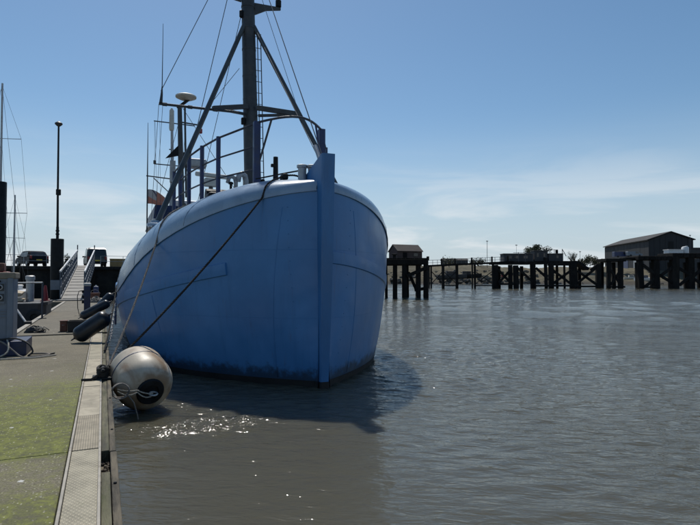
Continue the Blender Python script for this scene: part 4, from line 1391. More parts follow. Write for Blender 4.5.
# ------------------------------------------------------------------ quay behind
M['quay_wall'] = worn('quay_wall', (0.016, 0.018, 0.019), .9, 0, .5, .8, (0.035, 0.035, 0.025), .5, .5, 3, .06, spec=.2)
M['asphalt'] = worn('quay_asphalt', (0.06, 0.058, 0.055), .9, 0, .25, .5, None, 0, .4, 20)
QY, QZ = 58.6, 3.15
q = bpy.data.objects.new('quay', None); col.objects.link(q); tag(q, 'high dark quay wall with parking on top', kind='structure')
MB().box((-50, QY + 26, QZ / 2 - 1), (136, 52, QZ + 2)).build('quay_body', M['quay_wall'], q)
MB().box((-50, QY + 26.2, QZ + .01), (135.4, 51.6, .03)).build('paving', M['asphalt'], q)
for i in range(34):
    MB().bevbox((-49 + i * 2.0 - 15, QY - .13, QZ - .13), (1.985, .5, .32), .03).build('coping_stone', M['quay_wall'], q)
for i in range(16):
    MB().bevbox((-38 + i * 3.1, QY - .2, 1.0), (.32, .36, 4.0), .03).build('fender_timber', M['timber_tarred'], q)
# quay ladder
for dx in (0, .42):
    MB().tube([(1.9 + dx, QY - .42, .2), (1.9 + dx, QY - .42, QZ + .3)], .03, 6).build('ladder_rail', M['galv'], q)
for i in range(10):
    MB().tube([(1.9, QY - .42, .4 + i * .3), (2.32, QY - .42, .4 + i * .3)], .02, 6).build('ladder_rung', M['galv'], q)

def railing(label, x0, x1, y, z):
    t = thing('railing', label, 'railing', (x0, y, z))
    n = max(2, int((x1 - x0) / 1.8))
    for i in range(n + 1):
        MB().tube([(i * (x1 - x0) / n, 0, 0), (i * (x1 - x0) / n, 0, 1.1)], .025, 6).build('post', M['galv'], t)
    for h in (.55, 1.08):
        MB().tube([(0, 0, h), (x1 - x0, 0, h)], .02, 6).build('rail', M['galv'], t)
railing('thin steel railing on the quay edge in front of the parked hatchback', -20, -3.0, QY + .4, QZ)
railing('thin steel railing on the quay edge between gangway and trawler', -.2, 8.0, QY + .4, QZ)

# gangway
gy0, gy1, gx0, gx1, gz0, gz1 = 43.0, 58.4, -1.95, -1.50, DZ + .06, QZ + .10
gw = thing('gangway', 'long sloping gangway with blue-grey sides and pale handrails up to the quay', 'gangway', (gx0, gy0, gz0))
M['gang_deck'] = worn('gang_deck', (0.27, 0.26, 0.24), .75, 0, .15, 2, (0.15, 0.13, 0.1), .5, .3, 25)
M['gang_side'] = worn('gang_side', (0.05, 0.075, 0.105), .5, 0, .2, 2, (0.06, 0.06, 0.06), .5)
def gp(t, x, z): return Vector(((gx1 - gx0) * t + x, (gy1 - gy0) * t, (gz1 - gz0) * t + z))
NG = 12
for i in range(NG):
    a, b = gp(i / NG + .002, 0, 0), gp((i + 1) / NG - .002, 0, 0)
    MB().beam(a, b, 1.36, .06).build('deck_plate', M['gang_deck'], gw)
    MB().beam(a + Vector((-.6, .08, .05)), a + Vector((.6, .08, .05)), .05, .025).build('tread_batten', M['gang_side'], gw)
for sg in (-1, 1):
    MB().beam(gp(0, sg * .74, -.02), gp(1, sg * .74, -.02), .08, .34).build('side_beam', M['gang_side'], gw)
    for fz, mt, w in ((1.0, 'white_paint', .11), (.68, 'gang_side', .07), (.38, 'gang_side', .07)):
        MB().beam(gp(0, sg * .78, 1.95 * fz), gp(1, sg * .74, 1.5 * fz), w * .8, w * 1.3).build('handrail', M[mt], gw)
    for i in range(NG + 1):
        t = i / NG
        MB().beam(gp(t, sg * .76, 0), gp(t, sg * .76, 1.93 - .45 * t), .07, .07).build('rail_post', M['gang_side'], gw)
    for i in range(NG):
        t = i / NG
        MB().beam(gp(t, sg * .76, .05), gp(t + 1 / NG, sg * .76, 1.25), .05, .05).build('truss_bar', M['gang_side'], gw)
    MB().tube([gp(1, sg * .74, 1.3), gp(1, sg * .74, 2.0)], .05, 8).build('end_post', M['rail_steel'], gw)
MB().box((0, -.5, -.02), (1.9, 1.3, .05)).build('landing_plate', M['gang_deck'], gw)

# ------------------------------------------------------------------ cars
def car(label, loc, rz, paint, L_, W_, H_, boxy, plate):
    t = thing('parked_car', label, 'car', loc, rz, group='cars parked on the quay')
    if boxy:
        prof = [(-L_ / 2, .35), (-L_ / 2 - .02, .75), (-L_ / 2 + .05, 1.02), (-L_ / 2 + .22, H_ - .12), (-L_ / 2 + .45, H_), (.35, H_), (.95, 1.08), (L_ / 2 - .15, .95), (L_ / 2, .7), (L_ / 2, .35)]
    else:
        prof = [(-L_ / 2, .3), (-L_ / 2 - .02, .7), (-L_ / 2 + .1, .95), (-L_ / 2 + .55, H_ - .08), (-L_ / 2 + .9, H_), (.25, H_), (1.05, .98), (L_ / 2 - .25, .82), (L_ / 2, .6), (L_ / 2, .3)]
    belt = .98 if boxy else .9
    rws = []
    for fr in (-1, -.97, -.88, -.6, 0, .6, .88, .97, 1):
        row = []
        for (y, z) in prof:
            tum = 1 - (.16 if not boxy else .12) * max(0, (z - belt) / (H_ - belt))
            k = 1.0 if abs(fr) < .98 else 1.0
            ins = .06 * (abs(fr) > .95) + .02 * (abs(fr) > .85)
            row.append(Vector((fr * W_ / 2 * tum, y * (1 - ins * .5), z - ins * .5 * (z > belt))))
        rws.append(row)
    b = MB().grid(rws, closed=True)
    n = len(prof)
    b.add(rws[0], [tuple(range(n))]); b.add(rws[-1], [tuple(range(n))])
    body = b.build('body', M[paint], t, auto=22)
    yb, yt = prof[2][0], prof[4][0]
    def tq(y, z, x):
        tum = 1 - (.16 if not boxy else .12) * max(0, (z - belt) / (H_ - belt)); return x * tum
    # rear and front screens, side windows
    y0, z0, y1, z1 = prof[2][0] + .03, prof[2][1] + .04, prof[3][0] - .0, prof[3][1] - .02
    MB().prism([(-W_ * .40, y0 - .03, z0), (W_ * .40, y0 - .03, z0), (W_ * .35, y1 - .03, z1), (-W_ * .35, y1 - .03, z1)], (0, .04, 0)).build('rear_window', M['glass_dark'], t)
    y0, z0, y1, z1 = prof[6][0] - .02, prof[6][1] + .02, prof[5][0] + .06, prof[5][1] - .06
    MB().prism([(-W_ * .42, y0 + .01, z0 + .03), (W_ * .42, y0 + .01, z0 + .03), (W_ * .36, y1 + .02, z1 + .03), (-W_ * .36, y1 + .02, z1 + .03)], (0, -.03, -.02)).build('windscreen', M['glass_dark'], t)
    for sg in (-1, 1):
        for (a0, a1) in ((-L_ * .36, -L_ * .08), (-L_ * .06, .42)):
            xb, xt = sg * (W_ / 2 - .005), sg * (W_ / 2 * (1 - (.10 if boxy else .13)))
            MB().prism([(xb, a0, belt + .04), (xb, a1 + .3, belt + .04), (xt, a1, H_ - .12), (xt, a0 + .1, H_ - .12)], (sg * .015, 0, 0)).build('side_window', M['glass_dark'], t)
        MB().bevbox((sg * (W_ / 2 + .1), .75, belt + .1), (.2, .12, .15), .03).build('mirror', M[paint], t)
        MB().bevbox((sg * W_ * .42, -L_ / 2 - .01, .88), (.2, .06, .3), .02).build('tail_light', M['red_plastic'], t)
        MB().bevbox((sg * W_ * .37, L_ / 2 - .06, .72), (.32, .12, .16), .03).build('headlight', M['head_glass'], t)
        for yy in (-L_ * .3, L_ * .31):
            r = .37 if boxy else .32
            w = MB().lathe([(r * .6, -.11), (r * .94, -.11), (r, -.06), (r, .06), (r * .94, .11), (r * .6, .11)], (sg * (W_ / 2 - .12), yy, r), Matrix.Rotation(R(90), 3, 'Y'), 22).build('wheel', M['rubber'], t, auto=40)
            MB().lathe([(r * .6, -.02), (r * .58, .02), (r * .2, .03)], (sg * (W_ / 2 - .02), yy, r), Matrix.Rotation(R(90 * sg), 3, 'Y'), 16).build('rim', M['galv'], w)
    MB().bevbox((0, -L_ / 2 - .03, .62), (.52, .02, .12), .004).build('number_plate', M[plate], t)
    MB().bevbox((0, L_ / 2 + .005, .45), (.52, .02, .12), .004).build('number_plate', M['white_paint'], t)
    MB().bevbox((0, -L_ / 2 - .02, .45), (W_ * .9, .14, .18), .04).build('bumper', M['black_steel'], t)
    MB().bevbox((0, L_ / 2 - .02, .47), (W_ * .9, .14, .16), .04).build('bumper', M['black_steel'], t)
    return t
car('dark boxy off-road car with yellow plate parked at the head of the gangway', (-.75, QY + 3.4, QZ + .03), R(6), 'green_car', 4.3, 1.86, 1.92, True, 'yellow_plate')
hp = at(36, 268, 57)
car('black hatchback parked behind the quay railing beside the lamp-pole pile', (hp.x, QY + 3.2, QZ + .03), R(24), 'dark_car', 4.0, 1.75, 1.52, False, 'yellow_plate')

# ochre crate, fence block on the quay, small things at the gangway foot
M['ochre'] = worn('ochre_paint', (0.30, 0.21, 0.09), .7, 0, .2, 2, (0.14, 0.1, 0.06), .4)
oc = thing('skip_box', 'low ochre box on the quay edge beside the parked off-road car', 'box', (1.45, QY + 1.6, QZ + .03))
MB().bevbox((0, 0, .38), (1.6, 1.1, .74), .03).build('body', M['ochre'], oc)
MB().bevbox((0, 0, .79), (1.68, 1.18, .08), .02).build('rim', M['ochre'], oc)
MB().bevbox((-.55, -.58, .38), (.08, .06, .7), .01).bevbox((.0, -.58, .38), (.08, .06, .7), .01).bevbox((.55, -.58, .38), (.08, .06, .7), .01).build('rib', M['ochre'], oc)
bk = thing('bucket', 'dark red tub on the pontoon at the foot of the gangway', 'tub', (-.05 - .42, 41.2, DZ - .02))
MB().lathe([(.24, 0), (.30, .5), (.33, .51), (.33, .56), (.28, .55)], (0, 0, 0), None, 18).build('body', M['rust_box'], bk, auto=40)
MB().tube([(-.3, 0, .53), (-.2, -.05, .72), (0, -.06, .80), (.2, -.05, .72), (.3, 0, .53)], .012, 6).build('handle', M['galv'], bk)
cb_ = thing('canister', 'small blue canister standing behind the dark red tub', 'canister', (-.42, 42.3, DZ - .02))
MB().bevbox((0, 0, .5), (.34, .3, 1.0), .06).build('body', M['rail_blue'], cb_)
MB().lathe([(.06, 1.0), (.06, 1.08)], (0, 0, 0), None, 10).build('lid', M['white_paint'], cb_)
crumple('rope_heap', 'heap of pale fishing rope and net by the foot of the gangway', 'rope heap', (-.38, 38.6, DZ - .03), (.34, .4, .35), M['rope_grey'], 9, M['rope_pale'])

# ------------------------------------------------------------------ RIGHT-HAND BACKGROUND
fw = Vector((math.sin(YAW), math.cos(YAW), 0))
rt = Vector((math.cos(YAW), -math.sin(YAW), 0))
def frame(name, label, cat, D):
    """empty on the water at depth D on the view's heading; local x runs along the jetty, y away"""
    t = thing(name, label, cat, fw * D, -YAW)
    return t, (lambda px: (px - 350) / FPX * D), (lambda py: EYE + (HZ - py) / FPX * D)

# near pier head
t, X_, Z_ = frame('timber_pier', 'tall dark timber pier head on thick piles carrying a brick-red shed', 'pier', 55)
pier = t
ztop = Z_(258.2)
for i in range(12):
    x0 = X_(374) + i * (X_(427) - X_(374)) / 12
    MB().bevbox((x0 + .23, 1.8, ztop - .07), ((X_(427) - X_(374)) / 12 - .02, 5.2, .14), .015).build('deck_plank', M['timber_tarred'], pier)
MB().bevbox((X_(400.5), -.72, ztop - .42), (X_(427.4) - X_(374), .4, .52), .03).build('fascia_beam', M['timber_tarred'], pier)
MB().bevbox((X_(400.5), 4.2, ztop - .42), (X_(427.4) - X_(374), .4, .52), .03).build('fascia_beam', M['timber_tarred'], pier)
MB().bevbox((X_(427), -.6, ztop - .05), (.22, .5, .42), .03).build('bollard_post', M['timber_tarred'], pier)
for (px, w, y) in ((378, 4.5, -.6), (387.5, 3, 1.6), (394.4, 4.7, -.6), (404, 5.4, -.6), (409.3, 3.5, 1.8), (418, 4.4, -.3), (424.8, 5.2, -.7), (421, 2.2, 3.8), (399, 3.5, 4.0)):
    wd = w * 55 / FPX
    MB().tube([(X_(px) + .0, y, -1.5), (X_(px) + random.uniform(-.05, .05), y, ztop - .15)], [wd * .53, wd * .48], 10).build('pile', M['timber_tarred'], pier)
MB().beam((X_(406), -.95, Z_(276)), (X_(426), -.95, Z_(267.5)), .22, .34).build('brace', M['timber_tarred'], pier)
MB().beam((X_(410), 1.5, Z_(272)), (X_(418), 1.5, Z_(290)), .2, .3).build('brace', M['timber_tarred'], pier)
MB().beam((X_(414), -.4, Z_(290)), (X_(426), -.4, Z_(288)), .2, .3).build('brace', M['timber_tarred'], pier)
# shed on the pier head
M['brick_red'] = worn('weathered_red', (0.075, 0.05, 0.044), .9, 0, .25, 3, (0.06, 0.05, 0.045), .5)
M['roof_red'] = worn('roof_brown', (0.06, 0.046, 0.042), .85, 0, .2, 2, (0.05, 0.045, 0.04), .5)
c = fw * 58.0 + rt * ((405.5 - 350) / FPX * 58.0)
sh = thing('pier_shed', 'small weathered red shed with pitched roof standing on the pier head', 'shed', (c.x, c.y, ztop), -YAW + R(24))
hl_, hw_, he, hr2 = 1.50, .95, .80, 1.45
for nme, poly, ext in (('end_wall', [(-hl_, -hw_, 0), (-hl_, hw_, 0), (-hl_, hw_, he), (-hl_, 0, hr2), (-hl_, -hw_, he)], (.08, 0, 0)), ('end_wall', [(hl_ - .08, -hw_, 0), (hl_ - .08, hw_, 0), (hl_ - .08, hw_, he), (hl_ - .08, 0, hr2), (hl_ - .08, -hw_, he)], (.08, 0, 0))):
    MB().prism(poly, ext).build(nme, M['brick_red'], sh)
for yy in (-hw_, hw_ - .08):
    MB().box((0, yy + .04, he / 2), (2 * hl_ - .17, .08, he)).build('side_wall', M['brick_red'], sh)
for sg in (-1, 1):
    MB().prism([(-hl_ - .08, sg * (hw_ + .10), he - .04), (-hl_ - .08, 0, hr2 + .05), (-hl_ - .08, 0, hr2 + .12), (-hl_ - .08, sg * (hw_ + .12), he + .03)], (2 * hl_ + .16, 0, 0)).build('roof', M['roof_red'], sh)
MB().bevbox((-.6, -hw_ - .01, .34), (.5, .05, .68), .01).build('door', M['timber_tarred'], sh)
MB().bevbox((.7, -hw_ - .01, .45), (.5, .05, .34), .01).build('window', M['glass_dark'], sh)
c2 = fw * 55.5 + rt * ((394.5 - 350) / FPX * 55.5)
o = thing('capstan', 'dark mushroom-shaped capstan on the pier head before the red shed', 'capstan', (c2.x, c2.y, ztop))
MB().lathe([(.2, 0), (.16, .1), (.16, .34), (.30, .36), (.30, .44), (.12, .47)], (0, 0, 0), None, 16).build('drum', M['timber_tarred'], o, auto=40)

# footbridge section of the jetty
JD = 104.0
def xbrace(m, x0, x1, z0, z1, y, w=.16):
    m.beam((x0, y, z0), (x1, y, z1), w * .6, w); return m
fb, X_, Z_ = frame('footbridge', 'narrow footbridge on slim piles with thin railing, joining the pier head', 'footbridge', JD)
def dz_(px): return Z_(266.0 - (px - 427) / 83.0 * 3.9)     # deck climbs to the right
NB = 14
for i in range(NB):
    a, b = 424 + i * 88 / NB, 424 + (i + 1) * 88 / NB
    MB().beam((X_(a) + .01, 0, dz_(a)), (X_(b) - .01, 0, dz_(b)), 2.0, .34).build('deck_unit', M['timber_tarred'], fb)
for px, w in ((428.6, 1.1), (430.6, 1.4), (442.4, 2.6), (456.1, 2.6), (471.4, 1.2), (474, 1.7), (491.9, 1.8)):
    MB().beam((X_(px), -.7, -1.5), (X_(px), -.7, dz_(px) - .15), w * JD / FPX, .4).build('pile', M['timber_tarred'], fb)
for px in (440.7, 454, 470.7, 490.7, 506.4):
    MB().beam((X_(px), -.95, dz_(px) - .2), (X_(px), -.95, dz_(px) + 1.2), .26, .26).build('tall_post', M['timber_tarred'], fb)
for px in [432 + 4.75 * i for i in range(17)]:
    MB().beam((X_(px), -.9, dz_(px)), (X_(px), -.9, dz_(px) + 1.05), .07, .07).build('rail_post', M['rail_steel'], fb)
for h in (.55, 1.05):
    MB().beam((X_(427), -.9, dz_(427) + h), (X_(512), -.9, dz_(512) + h), .06, .07).build('rail', M['rail_steel'], fb)
for a, b in ((430.6, 442.4), (442.4, 456.1), (474, 491.9)):
    MB().beam((X_(a), -.75, Z_(284)), (X_(b), -.75, Z_(271)), .1, .14).build('brace', M['timber_tarred'], fb)
    MB().beam((X_(a), -.6, Z_(271)), (X_(b), -.6, Z_(284)), .1, .14).build('brace', M['timber_tarred'], fb)
for a, b in ((442, 456), (474, 492)):
    MB().beam((X_(a), -.7, Z_(285.5)), (X_(b), -.7, Z_(285.5)), .16, .2).build('tie_beam', M['timber_tarred'], fb)

# ruined trestle section
ts, X_, Z_ = frame('jetty_trestle', 'middle jetty trestle of heavy black timbers with sagging broken end', 'jetty', JD)
def pilex(root, px, w, ytop, y=-.7, lean=0.0):
    wd = w * JD / FPX
    MB().bevbox(Vector((X_(px), y, (Z_(ytop) - 1.5) / 2)), (wd, wd * .9, Z_(ytop) + 1.5), .04, Matrix.Rotation(lean + random.uniform(-.022, .022), 3, 'Y') @ Matrix.Rotation(random.uniform(-.03, .03), 3, 'X'), 1).build('pile', M['timber_tarred'], root)
for px, w, yt in ((495, 4.2, 265), (509.2, 3.7, 265), (515, 4.6, 265.4), (531.8, 4.6, 264), (544.3, 2.8, 257.5), (549.6, 4.4, 263), (562.8, 1.8, 264), (571.6, 6.2, 261), (596, 4.4, 264)):
    pilex(ts, px, w, yt, random.uniform(-.9, -.5))
for px, w, yt in ((502, 3, 266), (525, 3, 266), (556, 3, 264), (584, 3, 268)):
    pilex(ts, px, w, yt, 2.2)
for a, b, yy in ((492, 532, 263.2), (531, 546, 263), (546, 572.5, 262.4)):
    n = max(2, int((b - a) / 5))
    for i in range(n):
        x0, x1 = X_(a + (b - a) * i / n), X_(a + (b - a) * (i + 1) / n)
        MB().bevbox(((x0 + x1) / 2, .8, Z_(yy)), (x1 - x0 - .03, 3.6, .5), .04, None, 1).build('deck_unit', M['timber_tarred'], ts)
MB().beam((X_(546), -.9, Z_(264.5)), (X_(574), -.9, Z_(264.5)), .3, .5).build('cap_beam', M['timber_tarred'], ts)
# sagging broken deck
sag_pts = [(574, 262), (580, 263), (584, 267), (588, 269)]
for (a, ya), (b, yb_) in zip(sag_pts, sag_pts[1:]):
    MB().beam((X_(a), .8, Z_(ya)), (X_(b), .8, Z_(yb_)), 2.6, .55).build('broken_deck', M['timber_tarred'], ts)
for (a, ya, b, yb_) in ((548, 268, 570, 285), (550, 284, 571, 269), (575, 271, 596, 286), (574, 284, 596, 266), (588, 270, 596, 264.5), (516, 268, 531, 282), (497, 270, 509, 283), (509, 270, 497, 283), (534, 268, 545, 278)):
    MB().beam((X_(a), -1.05, Z_(ya)), (X_(b), -1.05, Z_(yb_)), .3, .42).build('brace', M['timber_tarred'], ts)
for (a, b, yy) in ((532, 574, 285.6), (574, 600, 286.4), (497, 512, 284)):
    MB().beam((X_(a), -1.3, Z_(yy)), (X_(b), -1.3, Z_(yy)), .3, .34).build('waling', M['timber_tarred'], ts)
for px in (517, 524, 531.5):
    MB().beam((X_(px), -.9, Z_(263)), (X_(px), -.9, Z_(252.5)), .1, .1).build('rail_post', M['rail_steel'], ts)
MB().beam((X_(512), -.9, Z_(253)), (X_(532), -.9, Z_(253)), .07, .08).build('rail', M['rail_steel'], ts)
for px, yt in ((552, 249.2), (556.5, 249.2), (564.5, 248.7)):
    MB().beam((X_(px), 1.0, Z_(261)), (X_(px), 1.0, Z_(yt)), .09, .09).build('rail_post', M['rail_steel'], ts)
MB().beam((X_(550), 1.0, Z_(249.6)), (X_(559), 1.0, Z_(249.6)), .08, .08).build('rail', M['rail_steel'], ts)
MB().beam((X_(564.5), 1.0, Z_(249)), (X_(568.5), 1.0, Z_(256)), .1, .1).build('fallen_rail', M['rail_steel'], ts)
pilex(ts, 559.4, 2.2, 249.3, 1.2)

def deck_hut(name, label, cat, a, b, y0, y1, mat, depth=2.6, roof=None, wins=()):
    D = JD + 1.2
    c = fw * D + rt * (((a + b) / 2 - 350) / FPX * D)
    z0, z1 = EYE + (HZ - y1) / FPX * D, EYE + (HZ - y0) / FPX * D
    t = thing(name, label, cat, (c.x, c.y, z0), -YAW)
    w = (b - a) / FPX * D
    MB().bevbox((0, 0, (z1 - z0) / 2), (w, depth, z1 - z0), .04, None, 1).build('wall', M[mat], t)
    MB().bevbox((0, 0, z1 - z0 + .05), (w + .2, depth + .2, .12), .03, None, 1).build('roof', M[roof or mat], t)
    for fx in wins:
        MB().box((fx * w, -depth / 2 - .01, (z1 - z0) * .6), (w * .14, .05, (z1 - z0) * .35)).build('window', M['glass_dark'], t)
    return t
M['hut_grey'] = worn('hut_grey', (0.045, 0.047, 0.05), .8, 0, .2, 1.2, (0.05, 0.04, 0.035), .5)
M['hut_dark'] = worn('hut_dark', (0.04, 0.043, 0.047), .8, 0, .2, 1.2, (0.06, 0.05, 0.04), .5)
deck_hut('deck_hut', 'long low grey hut on the jetty beneath the green trees', 'hut', 502, 531, 254.3, 261.8, 'hut_grey', 2.4, 'hut_dark', (-.3, -.05, .25))
deck_hut('deck_hut', 'taller dark hut with flat roof on the jetty next to the long grey hut', 'hut', 532.5, 545.5, 251.2, 261.5, 'hut_grey', 2.4, 'hut_dark', (-.25, .25))
deck_hut('deck_hut', 'squat dark hut on the jetty beside the leaning rail', 'hut', 546.5, 561, 254.2, 261.2, 'hut_dark', 2.4, 'hut_grey', (.1,))

# lone trestle
lt, X_, Z_ = frame('trestle_dolphin', 'lone black trestle with crossed braces standing in the gap of the jetty', 'trestle', JD)
for px, w in ((606.8, 3.6), (618.6, 4.2)):
    pilex(lt, px, w, 260); pilex(lt, px, w * .8, 262, 2.0)
for (a, ya, b, yb_) in ((608, 270, 618, 285), (608, 285, 618, 270)):
    MB().beam((X_(a), -1.05, Z_(ya)), (X_(b), -1.05, Z_(yb_)), .3, .42).build('brace', M['timber_tarred'], lt)
MB().bevbox((X_(613), .7, Z_(260.2)), (X_(623) - X_(603), 4, .55), .04, None, 1).build('deck_unit', M['timber_tarred'], lt)
MB().beam((X_(604), -1.0, Z_(286.8)), (X_(622), -1.0, Z_(286.8)), .3, .34).build('waling', M['timber_tarred'], lt)
MB().beam((X_(623), .6, Z_(258.6)), (X_(636), .6, Z_(258.6)), 1.4, .3).build('link_beam', M['timber_tarred'], lt)

# right wharf
wf, X_, Z_ = frame('timber_wharf', 'broad black timber wharf on massive piles before the big dark shed', 'wharf', JD)
for px, w in ((638.3, 5.0), (653.6, 5.8), (672, 7.0), (688, 6.0), (702, 6.0), (718, 6), (734, 6)):
    pilex(wf, px, w, 258.5 if px < 668 else 254.5)
    pilex(wf, px + 6, 3.4, 262, 2.6)
for i in range(6):
    x0, x1 = X_(635 + i * 5.6), X_(635 + (i + 1) * 5.6)
    MB().bevbox(((x0 + x1) / 2, 1.2, Z_(258.2)), (x1 - x0 - .03, 5, .75), .05, None, 1).build('deck_unit', M['timber_tarred'], wf)
for i in range(13):
    x0, x1 = X_(668.8 + i * 5.6), X_(668.8 + (i + 1) * 5.6)
    MB().bevbox(((x0 + x1) / 2, 1.3, Z_(255.6)), (x1 - x0 - .03, 5.2, .85), .05, None, 1).build('deck_unit', M['timber_tarred'], wf)
for (a, ya, b, yb_) in ((640, 265, 652, 274), (641, 287, 652, 279), (656, 275, 671, 284), (657, 276, 671, 266), (675, 268, 687, 275), (676, 285, 687, 276), (690, 279, 702, 286), (690, 276, 702, 266), (704, 268, 717, 284), (719, 284, 733, 268)):
    MB().beam((X_(a), -1.05, Z_(ya)), (X_(b), -1.05, Z_(yb_)), .34, .5).build('brace', M['timber_tarred'], wf)
MB().beam((X_(640), -1.2, Z_(287)), (X_(654), -1.2, Z_(287)), .3, .3).build('waling', M['timber_tarred'], wf)
# white tanks and pipework on the wharf
o = deck_hut('storage_tank', 'low white tank box lying on the wharf in front of the dark shed', 'tank', 666.5, 681, 250.2, 253.4, 'white_paint', 1.8)
D = JD + 1.2
c = fw * D + rt * ((685.5 - 350) / FPX * D)
o = thing('storage_tank', 'upright rounded white tank on the wharf in front of the dark shed', 'tank', (c.x, c.y, EYE + (HZ - 253.4) / FPX * D))
MB().lathe([(.62, 0), (.64, .1), (.64, 1.1), (.5, 1.3), (.15, 1.38)], (0, 0, 0), None, 20).build('body', M['white_paint'], o, auto=40)
MB().tube([(.2, 0, 1.3), (.2, 0, 1.5), (.7, 0, 1.5), (.7, 0, .1)], .05, 8).build('pipe', M['galv'], o)

# ------------------------------------------------------------------ far shore
def mat_shore():
    m = bpy.data.materials.new('shore_ground')
    nt, N, L, p = nodes(m)
    v = wpos(nt)
    f1 = noise(nt, .12, 6, .65, v)
    f2 = noise(nt, .7, 8, .7, v)
    c = mix(nt, ramp(nt, f1, .35, .65), (0.085, 0.075, 0.05), (0.14, 0.12, 0.075))
    c = mix(nt, ramp(nt, f2, .45, .68, 0, .8), c, (0.065, 0.065, 0.04))
    s = N.new('ShaderNodeSeparateXYZ'); L.new(v, s.inputs[0])
    mud = ramp(nt, math_n(nt, 'ADD', s.outputs['Z'], math_n(nt, 'MULTIPLY', f2, 2.0)), 2.4, 1.2)
    c = mix(nt, mud, c, (0.07, 0.062, 0.05))
    L.new(c, p.inputs['Base Color'])
    p.inputs['Roughness'].default_value = .95
    L.new(bump(nt, f2, .6, .8), p.inputs['Normal'])
    return m
SD = 176.0
def build_shore():
    rng = np.random.default_rng(5)
    xs = np.arange(-40, 330, 2.0)                  # along
    dd = np.concatenate([np.arange(-6, 26, 1.3), np.array([30, 36, 44, 55, 70, 100, 150, 240, 400, 800, 1600])])
    Xg, Dg = np.meshgrid(xs, dd)
    wob = 4 * np.sin(Xg * .045) + 2.2 * np.sin(Xg * .13 + 1) + 1.0 * np.sin(Xg * .37 + 2)
    t = np.clip((Dg - wob * .5) / 19.0, -0.3, 1)
    Hh = 5.9 + .5 * np.sin(Xg * .05 + .5) + .3 * np.sin(Xg * .17)
    Zg = np.where(t > 0, Hh * t ** .75, 4.0 * t)
    lump = sum(a * np.sin(Xg * fx + ph) * np.sin(Dg * fy + ph * 2) for a, fx, fy, ph in [(rng.uniform(.1, .45), rng.uniform(.2, 1.3), rng.uniform(.3, 1.6), rng.uniform(0, 6)) for _ in range(14)])
    Zg = Zg + lump * .55 * np.clip(t * 3, 0, 1) * np.exp(-np.clip(Dg - 30, 0, None) / 30)
    pts = [[tuple(rt * Xg[i, j] + fw * (SD + Dg[i, j]) + Vector((0, 0, Zg[i, j]))) for j in range(len(xs))] for i in range(len(dd))]
    o = MB().grid(pts).build('shore', mat_shore(), None, smooth=True)
    tag(o, 'brown grassy bank of the far shore', kind='structure')
build_shore()

# rocks along the foot of the bank
rk = MB()
for i in range(420):
    x = random.uniform(-8, 150)
    d = SD + random.uniform(-1, 15)
    z = max(0, (d - SD) / 19) ** .75 * 5.8
    r = random.uniform(.3, 1.1)
    c = rt * x + fw * d + Vector((0, 0, z * .9))
    n = 7
    rws = []
    for ph in (-.5, .1, .7):
        rws.append([c + Vector((r * math.cos(ph) * math.cos(6.28 * k / n) * random.uniform(.7, 1.2), r * math.cos(ph) * math.sin(6.28 * k / n) * random.uniform(.7, 1.2), r * math.sin(ph) * .8)) for k in range(n)])
    rk.grid(rws, closed=True)
    rk.add(rws[-1], [tuple(range(n))])
M['rock'] = worn('bank_rock', (0.10, 0.092, 0.08), .95, 0, .4, .8, (0.05, 0.045, 0.035), .5)
tag(rk.build('bank_rocks', M['rock']), 'tumbled rocks and rubble along the far bank', 'rocks', kind='stuff')

# boats drawn up under the bank
def small_boat(label, px, py, d, L_, mat, cab, rz=0.0):
    p = at(px, py, d)
    t = thing('moored_boat', label, 'boat', (p.x, p.y, p.z), -YAW + rz, group='boats under the far bank')
    rws = []
    for i in range(11):
        u = i / 10
        w = L_ * .16 * math.sin(math.pi * (.25 + .74 * u)) ** .6
        rws.append([Vector((-L_ / 2 + L_ * u, w * math.cos(R(a)), L_ * (.14 + .05 * u * u) - L_ * .16 * max(0, math.sin(R(a))) ** .7)) for a in range(0, 181, 20)])
    h = MB().grid(rws)
    h.add(rws[0], [tuple(range(10))])
    h.add([v for r in rws for v in (r[0], r[-1])], [(2 * i, 2 * i + 1, 2 * i + 3, 2 * i + 2) for i in range(10)])
    h.build('hull', M[mat], t, auto=40)
    MB().bevbox((-.05 * L_, 0, L_ * .20), (L_ * .3, L_ * .2, L_ * .14), .08).build('cabin', M[cab], t)
    MB().bevbox((-.05 * L_, -L_ * .1, L_ * .22), (L_ * .24, .05, L_ * .06), .01).build('cabin_window', M['glass_dark'], t)
small_boat('dark blue-black boat lying under the bank behind the footbridge', 452, 279.5, 168, 9.5, 'hut_dark', 'hut_dark', .1)
small_boat('dark boat under the bank between the slim footbridge piles', 468, 278.5, 170, 8.5, 'black_steel', 'hut_grey', -.1)
small_boat('white cabin boat lying under the bank behind the wharf piles', 645, 281, 168, 6.5, 'white_paint', 'rail_blue', .15)
small_boat('pale boat lying under the bank behind the lone trestle', 632, 279.5, 172, 5.0, 'cream_dome', 'cream_dome', -.2)
c = at(502.8, 276, 175)
o = thing('marker_buoy', 'small red buoy on the far bank behind the jetty piles', 'buoy', c)
MB().lathe([(.1, -.4), (.5, -.2), (.55, .1), (.3, .4), (.08, .7)], (0, 0, 0), None, 14).build('body', M['red_plastic'], o, auto=50)

